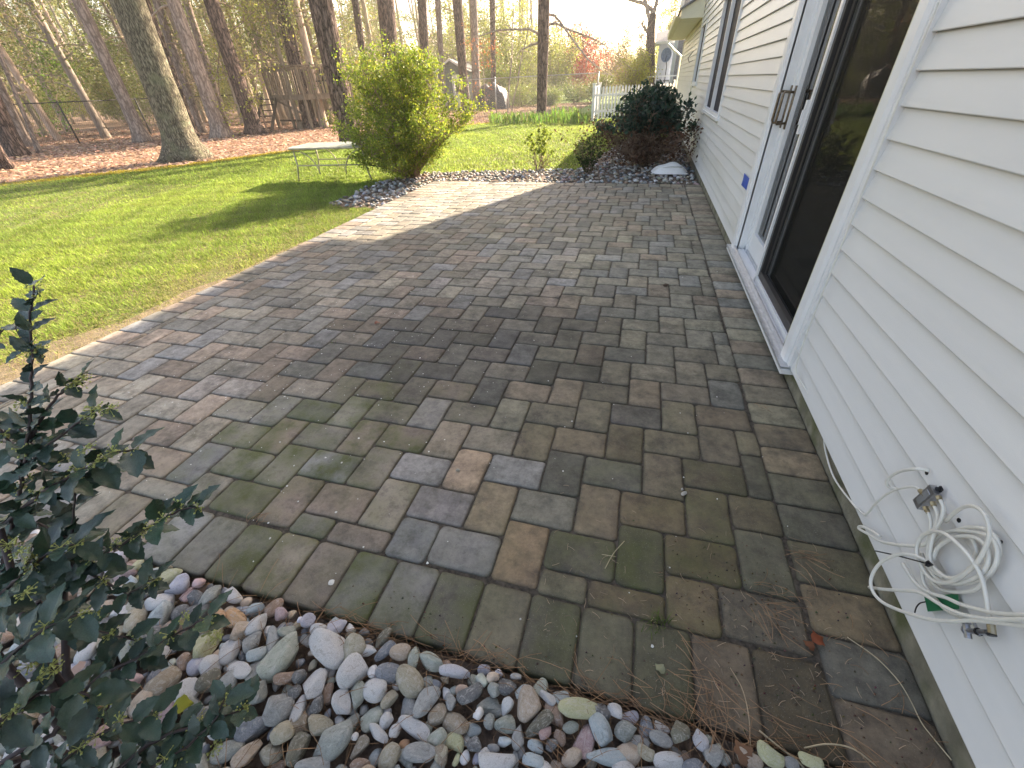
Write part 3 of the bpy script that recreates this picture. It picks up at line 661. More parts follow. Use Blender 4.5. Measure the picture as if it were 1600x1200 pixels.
def tree(name, B, toppx, w0, w1, bk, label, cat='tree', group=None, H=13, flare=1.5, n=14, seed=1, limbs=0, lz=(2, 9), L=2.2, leaf=None, crown=(9, 60, .9), topz=None):
    B = np.array(B, float); T = top_on_ray(B, *toppx); dp = depth(B+np.array([0, 0, 1])); r0 = w0*dp/FPX/2; r1 = w1*dp/FPX/2
    t = thing(name, B, label, cat, group); mb, P, R = trunk_mesh((0, 0, 0), T-B, r0, r1, H, flare, n, seed=seed)
    mb.obj('trunk', M[bk], t, True); rr = random.Random(seed*7+1)
    if limbs: lm, tips = limbs_mesh(P, R, rr, limbs, lz[0], lz[1], L); lm.obj('limbs', M['forest'], t, True)
    cr, ct = limbs_mesh(P, R, rr, 9, H*.62, H*.97, 2.4)      # the crown, above the picture
    V, C = cloud(ct, 7, .35, .16, leaf or (.10, .14, .03)); cn = cr.obj('crown', M['forest'], t); link('foliage', npmesh('foliage', V, 4, C, M['leaf']), cn)
    return t
PINE = (.05, .075, .02); SPR = (.16, .20, .04)
gz = lambda px, py: gnd(px, py)
def g2(px, dp):                                             # a foot point seen at column px, dp metres off
    d = ray(px, hor(px)); q = CAM+d*dp; return np.array([q[0], q[1], 0.])
T_ = [
 ('oak_tree', gz(293, 247), (199, 0), 45, 41, 'oak', 'large mossy grey oak leaning at the lawn edge, thickest trunk of the left side', dict(flare=1.75, n=28, seed=3, limbs=5, lz=(5.5, 9), leaf=SPR, H=14)),
 ('forest_tree', gz(224, 221), (122, 0), 19, 15, 'greybark', 'smooth grey leaning trunk standing alone between the oak and the black fence corner', dict(seed=4, leaf=SPR)),
 ('pine_tree', gz(28, 243), (-60, 50), 24, 20, 'pine', 'dark red-brown pine trunk crossing the left edge, before a paler trunk', dict(seed=5)),
 ('forest_tree', gz(38, 229), (-40, 60), 20, 17, 'greybark', 'pale grey trunk just behind the dark pine at the left edge', dict(seed=6)),
 ('forest_tree', gz(12, 262), (-45, 160), 13, 12, 'pine', 'thin brown trunk nearest the lawn, leaning out at the left edge', dict(seed=7)),
 ('slender_tree', gz(62, 238), (-20, 40), 6, 5, 'greybark', 'very thin pale sapling trunk rising in front of the black fence', dict(seed=8)),
 ('pine_tree', gz(303, 212), (222, -5), 15, 16, 'pine', 'dark straight pine trunk showing just right of the big oak', dict(seed=9)),
 ('forest_tree', gz(314, 207), (244, 0), 14, 10, 'greybark', 'brown-grey trunk rising second to the right of the big oak', dict(seed=10, leaf=SPR)),
 ('forest_tree', gz(348, 214), (272, 5), 23, 17, 'greybark', 'stout light grey trunk midway between the oak and the pine beside the stairs', dict(flare=1.6, seed=11, limbs=5, leaf=SPR)),
 ('forest_tree', gz(353, 193), (290, 0), 12, 9, 'greybark', 'slim grey trunk behind the stout light grey one', dict(seed=12)),
 ('pine_tree', gz(400, 209), (329, 0), 23, 19, 'pine', 'dark pine at the foot of the wooden platform stairs', dict(seed=13, n=18, limbs=4, lz=(3, 7))),
 ('pine_tree', gz(486, 199), (438, 0), 20, 17, 'pine', 'reddish pine trunk rising through the wooden platform', dict(seed=14, n=16)),
 ('pine_tree', gz(548, 224), (500, 0), 31, 32, 'pine', 'massive plated pine trunk right in front of the wooden platform', dict(seed=15, n=28, flare=1.25, limbs=3, lz=(6, 9), H=15)),
 ('pine_tree', g2(612, 19.9), (602, 0), 23, 24, 'pine', 'straight dark pine rising behind the top of the bright green bush', dict(seed=16, n=18)),
 ('pine_tree', g2(572, 24), (555, 0), 11, 10, 'pine', 'thin brown pine between the massive pine and the one behind the bush', dict(seed=17)),
 ('pine_tree', g2(664, 24), (659, 0), 14, 13, 'pine', 'reddish brown pine with light edge above the right half of the green bush', dict(seed=18, limbs=4)),
 ('forest_tree', g2(690, 26), (684, 0), 9, 8, 'greybark', 'narrow tan trunk left of the small shed', dict(seed=19)),
 ('pine_tree', g2(725, 25), (714, 0), 13, 14, 'pine', 'dark purple-brown pine just behind the small shed', dict(seed=20)),
 ('forest_tree', g2(743, 27), (739, 0), 13, 11, 'greybark', 'light tan trunk standing to the right of the shed', dict(seed=21)),
 ('pine_tree', g2(770, 29), (769, 0), 8, 8, 'pine', 'slim dark pine above the dark tarp heap', dict(seed=22, limbs=5)),
 ('pine_tree', gz(846, 187), (850, 0), 15, 17, 'pine', 'lone dark pine in front of the chain-link fence with drooping limbs to its right', dict(seed=23, n=18, flare=1.2)),
]
for nm, B, tp, w0, w1, bk, lb, kw in T_:
    t = tree(nm, B, tp, w0, w1, bk, lb, **kw)
rr = random.Random(77); mb, tips = limbs_mesh([np.array([-.002*z, .0, z]) for z in np.linspace(0, 14, 40)], [.2]*40, rr, 30, 6.9, 12.5, 4.6); V, C = cloud(tips, 30, .30, .13, PINE); cn = mb.obj('crown', M['forest'], t); link('foliage', npmesh('foliage', V, 4, C, M['leaf']), cn)
lone = t; LB = np.array(lone.location)
# long bare limbs of the lone pine
def limb_px(mb, pts, dp, r0, r1, sub=True, base=None):
    P = [at(x, y, dp)-base for x, y in pts]; k = len(P); mb.tube(P, [r0+(r1-r0)*i/(k-1) for i in range(k)], 6, cap=False)
    if sub:
        for i in range(1, k):
            for q in range(4):
                e = P[i]+np.array([random.gauss(0, .3), random.gauss(0, .3), random.gauss(-.1, .25)]); mb.tube([P[i], (P[i]+e)/2+np.array([0, 0, .05]), e], [r1*.8, r1*.6, r1*.3], 3, cap=False)
ld = depth(LB+np.array([0, 0, 2]))
for pts in ([(852, 40), (868, 36), (885, 45), (905, 52), (925, 60), (945, 70)], [(853, 22), (866, 24), (875, 34), (890, 55), (905, 75), (918, 92), (932, 104), (950, 116)], [(845, 55), (828, 46), (800, 46), (775, 48), (750, 56)], [(846, 66), (830, 70), (812, 80)]):
    mb = MB(); limb_px(mb, pts, ld, .055, .02, True, LB); mb.obj('limb', M['forest'], lone)
# two thin saplings left of the lone pine
sp = thing('twin_sapling', g2(795, 22), 'two thin bare stems rising from one foot left of the lone pine', 'young tree')
for px0, tp in ((792, (803, 15)), (798, (832, 0))):
    B0 = np.array(sp.location); b = g2(px0, 22); T = top_on_ray(b, *tp); mb = MB(); P = [b-B0+(T-b)*k/7+np.array([random.gauss(0, .03), 0, 0])*(k > 0) for k in range(8)]
    mb.tube(P, [.045-.004*k for k in range(8)], 6); mb.obj('stem', M['greybark'], sp)

# forest trees behind, copies of six kinds
protos = []
for v in range(6):
    rr = random.Random(100+v); t = thing('forest_tree', (0, 0, 0), 'slender grey forest tree deep among the many alike trunks of the wood', 'tree', 'slender trees of the wood behind the lawn')
    H = 15; mb, P, R = trunk_mesh((0, 0, 0), (rr.uniform(-.4, .4), rr.uniform(-.4, .4), 6), rr.uniform(.07, .15), rr.uniform(.06, .11), H, 1.2, 7, wob=.16, seed=50+v, bend=rr.uniform(-1, 1)); mb.obj('trunk', M['forest'], t, True)
    lm, tips = limbs_mesh(P, R, rr, 13, 1.5, 8.5, 2.2); lm.obj('limbs', M['forest'], t)
    tips = [q for q in tips if q[2] > 2.5-(v % 3)]
    V, C = cloud(tips, 9 if v % 2 else 14, .26, .11, ((.23, .26, .06), (.17, .20, .05), (.27, .25, .09))[v % 3]); link('foliage', npmesh('foliage', V, 4, C, M['leaf']), t)
    cr, ct = limbs_mesh(P, R, rr, 7, 9, 14.5, 2); V, C = cloud(ct, 5, .4, .2, (.11, .14, .035)); link('crown', npmesh('crown', V, 4, C, M['leaf']), t)
    protos.append(t)
cnt = 0; placed = []
rr = random.Random(5)
while cnt < 225:
    px = rr.uniform(-160, 835); dp = 17+44*rr.random()**1.15 if px < 780 else rr.uniform(36, 60)
    if px > 560 and dp < 27: continue
    if px > 700 and rr.random() < .6: continue
    q = g2(px, dp)
    if any((q[0]-a)**2+(q[1]-b)**2 < .8 for a, b in placed): continue
    placed.append((q[0], q[1])); i = cnt % 6; t = protos[i] if cnt < 6 else copy_tree(protos[i]); t.location = tuple(q); t.rotation_euler = (rr.gauss(0, .025), rr.gauss(0, .025), rr.uniform(0, 6.28)); s = rr.uniform(.75, 1.35); t.scale = (s, s, rr.uniform(.9, 1.2))
    sh = rr.uniform(.6, 1.35); c_ = (sh*rr.uniform(.95, 1.1), sh, sh*rr.uniform(.85, 1), 1)
    for ch in t.children: ch.color = c_
    cnt += 1
# leafy understorey bushes in the wood
def shrub_parts(t, n, h, r, stems, leafn, lsize, c, m='leaf', bare=.25, sr=.008, stemcol=(1, 1, 1), top=1., dv=.35, jit=.10):
    mb = MB(); tips = []
    for i in range(stems):
        a = random.uniform(0, 6.28); e = random.uniform(.15, 1)**.6; hh = h*random.uniform(.75, 1.05)*(1-.35*e*e)*top; pts = [np.array([math.cos(a)*r*.08, math.sin(a)*r*.08, -.03])]
        for k in range(1, 7):
            u = k/6; pts.append(np.array([math.cos(a)*r*e*(u**.8)+random.gauss(0, .03*r), math.sin(a)*r*e*(u**.8)+random.gauss(0, .03*r), hh*u]))
        mb.tube(pts, [sr*(1-.13*q) for q in range(7)], 4, stemcol, cap=False)
        for k in range(2, 7):
            for s in range(2):
                q = pts[k]+np.array([random.gauss(0, .2*r), random.gauss(0, .2*r), random.gauss(.06*h, .06*h)]); mb.tube([pts[k], q], [sr*.4, sr*.2], 3, stemcol, cap=False)
                if q[2] > bare*h: tips += [q, (q+pts[k])/2]
    mb.obj('stems', M['twig'], t)
    T = np.array(tips); P = T[RS.randint(0, len(T), leafn)]+RS.normal(size=(leafn, 3))*jit*r; P[:, 2] = np.maximum(P[:, 2], .03)
    V, C = leaf_quads(P, lsize*RS.uniform(.6, 1.3, leafn), vary(c, leafn, dv, .1)); link('foliage', npmesh('foliage', V, 4, C, M[m]), t)
up_ = []
for v, c in enumerate([(.19, .23, .05), (.13, .17, .04), (.25, .26, .08), (.29, .31, .06)]):
    t = thing('understorey_bush', (0, 0, 0), 'loose leafy undergrowth bush between the trunks of the wood', 'bush', 'leafy bushes under the trees of the wood'); shrub_parts(t, 0, 2.6, 1.5, 12, 2600, .09, c, bare=.1); up_.append(t)
for i in range(70):
    px = rr.uniform(-140, 600) if i < 54 else rr.uniform(600, 830); dp = rr.uniform(19, 48) if px < 560 else rr.uniform(30, 46); q = g2(px, dp); t = up_[i % 4] if i < 4 else copy_tree(up_[i % 4])
    t.location = tuple(q); t.rotation_euler = (0, 0, rr.uniform(0, 6.28)); s = rr.uniform(.5, 1.35); t.scale = (s, s, s*rr.uniform(.6, 1.3))
# the far wood closes the view: leaf and twig mass on upright clumps
def far_wood():
    Vs, Cs = [], []
    n = 90000; px = RS.uniform(-250, 1250, n); dp = RS.uniform(52, 80, n); top = np.interp(px, [-250, 300, 560, 700, 800, 860, 930, 1000, 1250], [16, 14, 12.5, 10, 6.0, 5.0, 4.6, 4.4, 6])
    gap = .75+.25*np.sin(px*.045)+.12*np.sin(px*.13+1); z = (RS.rand(n)**.9)*top*(dp/60)*gap
    D = np.stack([(px-800)/FPX, -(165.4-.044*px-600)/FPX, np.ones(n)], 1) @ AX; P = CAM+D*dp[:, None]; P[:, 2] = z
    kind = fnoise(P[:, 0], P[:, 1]+P[:, 2]*1.5, .25)[:, None]; base = np.where(kind > .15, np.array([[.27, .29, .09]]), np.where(kind > -.3, np.array([[.18, .20, .07]]), np.array([[.29, .22, .14]])))
    C = base*(1+RS.uniform(-.4, .4, (n, 1))); V, C = leaf_quads(P, RS.uniform(.25, .6, n), C); link('distant_wood', npmesh('distant_wood', V, 4, C, M['leaf']), kind='stuff')
far_wood()

# spring leaf sprays on low branches at the upper left
def spray(label, pts, dp, c, n, size, sp, group=None):
    B = at(*pts[0], dp); t = thing('leafy_branch_tree', (B[0], B[1], 0), label, 'young tree', group); O = np.array([B[0], B[1], 0]); mb = MB(); tips = []
    mb.tube([np.array([0, 0, 0]), B-O], [.035, .02], 6); P = [at(x, y, dp)-O for x, y in pts]; mb.tube(P, [.02-.012*i/len(P) for i in range(len(P))], 5, cap=False)
    for i, p in enumerate(P):
        for q in range(5):
            e = p+np.array([random.gauss(0, sp), random.gauss(0, sp), random.gauss(0, sp)]); mb.tube([p, e], [.008, .003], 3, cap=False); tips += [e, (e+p)/2]
    mb.obj('stems', M['twig'], t); V, C = cloud(tips, n, sp*.35, size, c); link('foliage', npmesh('foliage', V, 4, C, M['leaf']), t)
spray('young tree with fresh yellow-green leaves beside the dark pine left of the platform', [(345, 165), (340, 110), (345, 60), (380, 35), (400, 15), (420, -10)], 15.5, (.34, .36, .07), 16, .10, .42)
spray('young tree with pale yellow leaves high between the platform pine and the dark pine', [(400, 150), (402, 100), (400, 60), (410, 30), (425, 10), (440, -15)], 16, (.36, .37, .08), 14, .10, .40)
spray('young bright green leafed tree in the shade left of the leaning grey trunk', [(95, 195), (88, 150), (80, 115), (72, 100), (55, 95), (100, 98), (115, 110)], 20, (.14, .24, .03), 22, .12, .5)
spray('thin young tree with sparse orange-red new leaves right of the shed', [(757, 140), (755, 100), (750, 72), (742, 68), (760, 78), (775, 85)], 23, (.42, .15, .05), 7, .09, .42)
# mid-distance yellow-green, red and olive trees right of centre
MTN = 1.7
def mid_tree(name, px, dp, htop_px, wpx, c, label, n=3500, ls=.12, stems=9, bare=.15, group=None, cat='tree', dv=.3):
    B = g2(px, dp); h = (hor(px)-htop_px)*dp/FPX*1.1+1.27; t = thing(name, B, label, cat, group); shrub_parts(t, 0, h, wpx*dp/FPX/2, stems, int(n*MTN), ls, c, bare=bare, sr=.03, dv=dv, jit=.13)
mid_tree('leafy_tree', 800, 33, 35, 90, (.26, .29, .06), 'airy yellow-green tree behind the chain-link fence, left of the lone pine', 5200, .14)
mid_tree('leafy_tree', 868, 33, 62, 70, (.27, .29, .06), 'airy yellow-green tree behind the fence just right of the lone pine', 3600, .14)
mid_tree('leafy_tree', 760, 38, 10, 100, (.22, .25, .05), 'tall thin-leaved tree rising above the dark tarp heap', 4200, .15)
mid_tree('red_maple', 912, 36, 62, 72, (.30, .055, .035), 'dark red leafed maple behind the picket fence', 4200, .13, bare=.05)
mid_tree('red_maple', 960, 46, 72, 66, (.28, .10, .06), 'smaller rusty red tree right of the dark red maple', 2200, .16)
mid_tree('olive_tree', 945, 42, 60, 70, (.20, .16, .06), 'olive brown budding tree between the two red maples', 2600, .15)
mid_tree('forsythia_bush', 988, 25, 92, 62, (.42, .40, .06), 'bright yellow-green arching bush above the picket fence', 5200, .09, stems=22, bare=.0, cat='bush')
mid_tree('leafy_tree', 1036, 44, 14, 40, (.42, .38, .07), 'yellow leafed tree rising beside the neighbouring house', 2600, .16)
mid_tree('hedge_bush', 900, 30, 128, 60, (.12, .17, .04), 'low green bush behind the chain-link fence near its gate post', 1800, .1, cat='bush')
mid_tree('conifer', 1000, 50, 58, 26, (.03, .05, .025), 'dark green conifer standing far off left of the big bare tree', 1500, .16)
mid_tree('leafy_tree', 835, 40, 48, 70, (.28, .30, .07), 'pale yellow-green tree far behind, half hidden by the lone pine', 3000, .16)
mid_tree('leafy_tree', 780, 30, 88, 60, (.20, .25, .05), 'low bright leafy bush behind the twin thin stems', 3000, .12, cat='bush', bare=.0)
mid_tree('leafy_tree', 885, 44, 74, 60, (.26, .26, .07), 'hazy yellowish tree behind the red maple', 3000, .16)
mid_tree('leafy_tree', 720, 40, 20, 80, (.22, .24, .06), 'hazy green tree between the shed and the light tan trunk', 3400, .16)
mid_tree('hedge_bush', 860, 27, 138, 60, (.17, .22, .05), 'low green growth right behind the fence beside the lone pine', 2200, .09, cat='bush', bare=.0)
mid_tree('hedge_bush', 930, 28, 118, 60, (.16, .18, .05), 'olive green bush filling the gap behind the picket fence corner', 2600, .1, cat='bush', bare=.0)
mid_tree('hedge_bush', 815, 27, 136, 60, (.20, .24, .05), 'low light green bush behind the fence between stems and lone pine', 2200, .09, cat='bush', bare=.0)
# large bare tree by the neighbour
bt = thing('bare_tree', g2(1019, 27), 'tall forked tree against the white sky beside the neighbouring house', 'tree'); O = np.array(bt.location)
def T27(x, y): return at(x, y, 27)-O
mb = MB(); mb.tube([np.array([0, 0, -.1]), T27(1016, 75), T27(1017, 45), T27(1020, 25)], [.36, .30, .27, .23], 10); mb.obj('trunk', M['pine'], bt, True)
mb = MB(); tips = []
for pts in ([(1020, 25), (1018, 15), (1005, 5), (985, 0), (970, -8), (940, -40)], [(1020, 28), (1024, 10), (1030, -8), (1034, -40), (1036, -110), (1030, -190), (1034, -260)], [(1018, 40), (1012, 20), (1008, 0), (1000, -40), (985, -110), (975, -180)], [(1017, 55), (1010, 48), (1004, 40)], [(1026, -5), (1050, -40), (1075, -90), (1090, -150)]):
    P = [T27(*p) for p in pts]; mb.tube(P, [.13*(1-.85*i/len(P)) for i in range(len(P))], 6)
    for p, py in zip(P[1:], [q[1] for q in pts[1:]]):
        for q in range(7):
            e = p+np.array([random.gauss(0, .8), random.gauss(0, .8), random.gauss(.2, .6)]); mb.tube([p, e], [.03, .008], 3)
            if py < -20: tips += [e, (e+p)/2, e+np.array([random.gauss(0, .5), random.gauss(0, .5), random.gauss(0, .4)])]
mb.obj('limbs', M['forest'], bt); V, C = cloud(tips, 14, .32, .14, (.28, .30, .07)); link('foliage', npmesh('foliage', V, 4, C, M['leaf']), bt)
# ------------------------------------------------------------------ fences, sheds, neighbours
sheet('far_lawn', [(-11, 25.4), (-8, 23.9), (-4.6, 22.5), (-3.2, 26), (6, 26), (40, 26), (40, 90), (-25, 90)], -.036, M['turf2'])
def chain_fence(name, pts, h, label, m, mesh=.06, wire=.0035, rails=True, post=.03):
    B = np.array([*pts[0], 0.]); t = thing(name, B, label, 'fence'); pts = [np.array([*p, 0.])-B for p in pts]
    for p in pts:
        mb = MB(); mb.tube([p+np.array([0, 0, -.1]), p+np.array([0, 0, h+.05])], post, 8); mb.obj('post', m, t, True)
    for a, b in zip(pts[:-1], pts[1:]):
        mb = MB(); mb.tube([a+np.array([0, 0, h]), b+np.array([0, 0, h])], .02, 6); mb.obj('top_rail', m, t, True)
        L = np.linalg.norm(b-a); u = (b-a)/L; k = int(L/mesh); V = []; s = wire/2
        for i in range(-int(h/mesh), k):
            for sg in (0, 1):
                x0, x1 = i*mesh, i*mesh+h; z0, z1 = (0, h) if not sg else (h, 0)
                if x0 < 0: z0 += (-x0)*(1 if not sg else -1); x0 = 0
                if x1 > L: z1 -= (x1-L)*(1 if not sg else -1); x1 = L
                if x1 <= x0: continue
                p, q = a+u*x0+np.array([0, 0, z0+.02]), a+u*x1+np.array([0, 0, z1+.02]); n_ = np.array([0, 0, s])
                V += [p-n_, q-n_, q+n_, p+n_]
        V = np.array(V); link('wire_mesh', npmesh('wire_mesh', V, 4, np.ones((len(V), 3)), m), t, kind='stuff')
    return t
F0 = np.array([-3.15, 22.6])
chain_fence('chain_link_fence', [F0, (-5.6, 23.0), (-8.2, 23.8), (-10.8, 25.0)], 1.5, 'galvanised chain-link fence with grey posts behind the lone pine', M['galv'], .07, .006)
bf = [gnd(125, 224)[:2]+np.array([-9, -3.2]), gnd(125, 224)[:2]+np.array([-4.5, -1.6]), gnd(125, 224)[:2], gnd(207, 212)[:2]+np.array([.6, .4]), gnd(207, 212)[:2]+np.array([-1.2, 6.5]), gnd(207, 212)[:2]+np.array([2, 12.])]
chain_fence('black_wire_fence', bf, 1.3, 'low black chain-link fence at the edge of the wood behind the leaning grey trunk', M['blackwire'], .08, .006, post=.028)
pf = thing('picket_fence', (-2.9, 18.9, 0), 'white picket fence running from the lawn to the house behind the dark shrub', 'fence')
A0, A1 = np.array([0., 0, 0]), np.array([2.85, 1.1, 0]); A2 = np.array([-.15, 3.6, 0])
def pickets(a, b):
    L = np.linalg.norm(b-a); u = (b-a)/L; k = int(L/.12); R = np.array([u, np.cross([0, 0, 1.], u), [0, 0, 1.]]).T
    for i in range(k+1):
        p = a+u*i*.12; w = .034; pr = [(-w, .06), (w, .06), (w, 1.02), (0, 1.08), (-w, 1.02)]; V = [p+R @ np.array([x, y, z]) for y in (-.009, .009) for x, z in pr]
        mb = MB(); mb.add(V, [(0, 1, 2, 3, 4), (9, 8, 7, 6, 5)]+[(j, j+5, (j+1) % 5+5, (j+1) % 5) for j in range(5)]); mb.obj('picket', M['white'], pf)
    for z in (.3, .8): mb = MB(); mb.beam(a+np.array([0, 0, z])+R @ np.array([0, .03, 0]), b+np.array([0, 0, z])+R @ np.array([0, .03, 0]), .035, .08); mb.obj('rail', M['white'], pf)
pickets(A0, A1); pickets(A0, A2)
for p in (A0, A1, A2): mb = MB(); mb.box(p+np.array([0, .07, .55]), (.1, .1, 1.16)); mb.box(p+np.array([0, .07, 1.15]), (.13, .13, .03)); mb.obj('post', M['white'], pf)
# small shed
def shed():
    dp = 27; a = at(684, hor(684), dp); b = at(730, hor(730), dp); w_ = np.linalg.norm(b-a); B = np.array([(a[0]+b[0])/2, (a[1]+b[1])/2, 0]); t = thing('garden_shed', B, 'small dark green gable shed with white trim beyond the green bush', 'shed')
    hw = w_/2; zt = 2.05; zr = 2.62; D = 2.2
    mb = MB(); mb.add([(-hw, 0, 0), (hw, 0, 0), (hw, 0, zt), (0, 0, zr), (-hw, 0, zt), (-hw, D, 0), (hw, D, 0), (hw, D, zt), (0, D, zr), (-hw, D, zt)], [(0, 1, 2, 3, 4), (9, 8, 7, 6, 5), (0, 4, 9, 5), (1, 6, 7, 2)]); mb.obj('wall', M['shedwall'], t)
    for s in (-1, 1):
        mb = MB(); e = hw+.18; mb.add([(0, -.15, zr+.05), (s*e, -.15, zt-.02), (s*e, D+.15, zt-.02), (0, D+.15, zr+.05), (0, -.15, zr+.0), (s*e, -.15, zt-.07), (s*e, D+.15, zt-.07), (0, D+.15, zr)], [(0, 1, 2, 3), (7, 6, 5, 4), (0, 4, 5, 1), (1, 5, 6, 2), (2, 6, 7, 3)]); mb.obj('roof_slope', M['shedroof'], t)
        mb = MB(); mb.beam((0, -.17, zr), (s*e, -.17, zt-.06), .03, .10); mb.obj('white_bargeboard', M['white'], t)
    mb = MB(); mb.box((hw*.35, -.02, .95), (.62, .03, 1.8)); d = mb.obj('door', M['white'], t); mb = MB(); mb.box((hw*.35, -.045, 1.2), (.4, .02, .5)); mb.obj('door_window', M['dark'], d)
shed()
# dark tarp heap
t = thing('tarp_heap', g2(768, 26), 'dark blue-black tarpaulin draped over a stack beside the shed', 'tarp'); mb = MB(); V = []; n1, n2_ = 16, 10
for i in range(n1+1):
    for j in range(n2_+1):
        u, v = i/n1*2-1, j/n2_*2-1; z = 1.25*(1-abs(u)**3.5)**.6*(1-abs(v)**4)**.5+.09*math.sin(u*9+v*3)+.05*math.sin(u*17); V.append((u*1.05+random.gauss(0, .02), v*.7, max(0, z) if abs(u) < 1 and abs(v) < 1 else 0))
mb.add(V, [(i*(n2_+1)+j, (i+1)*(n2_+1)+j, (i+1)*(n2_+1)+j+1, i*(n2_+1)+j+1) for i in range(n1) for j in range(n2_)]); mb.obj('cover', M['tarp'], t, True)
# neighbouring houses
def nbr():
    dp = 34; a = at(1024, hor(1024), dp); b = at(1051, hor(1051), dp); B = np.array([a[0], a[1], 0]); t = thing('garden_house', B, 'pale lilac low building with grey roof beyond the picket fence', 'building'); w_ = (b-a)[0]+.3
    mb = MB(); mb.box((w_/2, 2, 1.75), (w_, 4, 3.5)); mb.obj('wall', M['lilac'], t)
    mb = MB(); mb.add([(-.35, -.3, 3.45), (w_+.3, -.3, 3.45), (w_+.3, 2, 4.5), (-.35, 2, 4.2), (-.35, 4.3, 3.45), (w_+.3, 4.3, 3.45)], [(0, 1, 2, 3), (3, 2, 5, 4), (0, 3, 4), (1, 5, 2)]); mb.obj('roof', M['shingle'], t)
    mb = MB(); mb.box((w_/2, -.3, 3.42), (w_+.6, .05, .14)); mb.obj('fascia', M['white'], t); mb = MB(); mb.box((w_*.5, -.03, 1.0), (w_*.9, .05, .1)); mb.obj('band', M['shingle'], t)
    c = at(1041, 86, dp-1.5); D = thing('satellite_dish', (c[0], c[1], 0), 'blue-grey satellite dish on a thin mast before the lilac building', 'satellite dish'); z = c[2]
    mb = MB(); V = [(0, 0, z)]; n = 20
    for k, rr_ in enumerate((.18, .34, .46)):
        for j in range(n): a_ = 2*math.pi*j/n; V.append((rr_*math.cos(a_)*.85, -.35*rr_*rr_, z+rr_*math.sin(a_)))
    F = [(0, 1+j, 1+(j+1) % n) for j in range(n)]
    for k in range(2):
        for j in range(n): p = 1+k*n+j; q = 1+k*n+(j+1) % n; F.append((p, p+n, q+n, q))
    mb.add(V, F); mb.obj('reflector', M['dish'], D, True); mb = MB(); mb.tube([(0, .05, z-.1), (.15, .05, z-.7), (.15, .05, 0)], .035, 6); mb.obj('mast', M['dark'], D); mb = MB(); mb.tube([(0, -.02, z-.4), (0, -.6, z-.05)], .02, 5); mb.obj('feed_arm', M['dark'], D)
    dp = 27; a = at(1052, hor(1052), dp); B = np.array([a[0], a[1], 0]); t = thing('neighbour_house', B, 'tall blue-grey sided house with white downspout seen past the corner of the cream house', 'house')
    mb = MB(); mb.box((5, 4, 3.6), (10, 8, 7.2)); mb.obj('wall', M['bluesiding'], t)
    mb = MB(); mb.box((4.6, 3.6, 7.3), (11.5, 9.6, .2)); mb.box((.15, -.03, 3.5), (.3, .1, 7)); mb.obj('eaves_and_corner_shade', M['shingle'], t)  # second box: grey strip painting the shade on the house corner
    mb = MB(); mb.tube([(-.5, -.5, 7.2), (.3, -.3, 6.3), (.55, -.12, 5.7), (.55, -.12, 0)], .09, 6); mb.obj('downspout', M['white'], t)
    mb = MB(); mb.box((1.25, -.03, 3.1), (.5, .06, 1.3)); mb.obj('window', M['tglass'], t)
    for z in (1.3, ): mb = MB(); mb.beam((-1.6, -1.3, z), (2.2, -1.3, z), .06, .06); mb.obj('porch_rail', M['white'], t)
    for k in range(9): mb = MB(); mb.beam((-1.5+k*.42, -1.3, 0), (-1.5+k*.42, -1.3, 1.28), .04, .04); mb.obj('baluster', M['white'], t)
nbr()

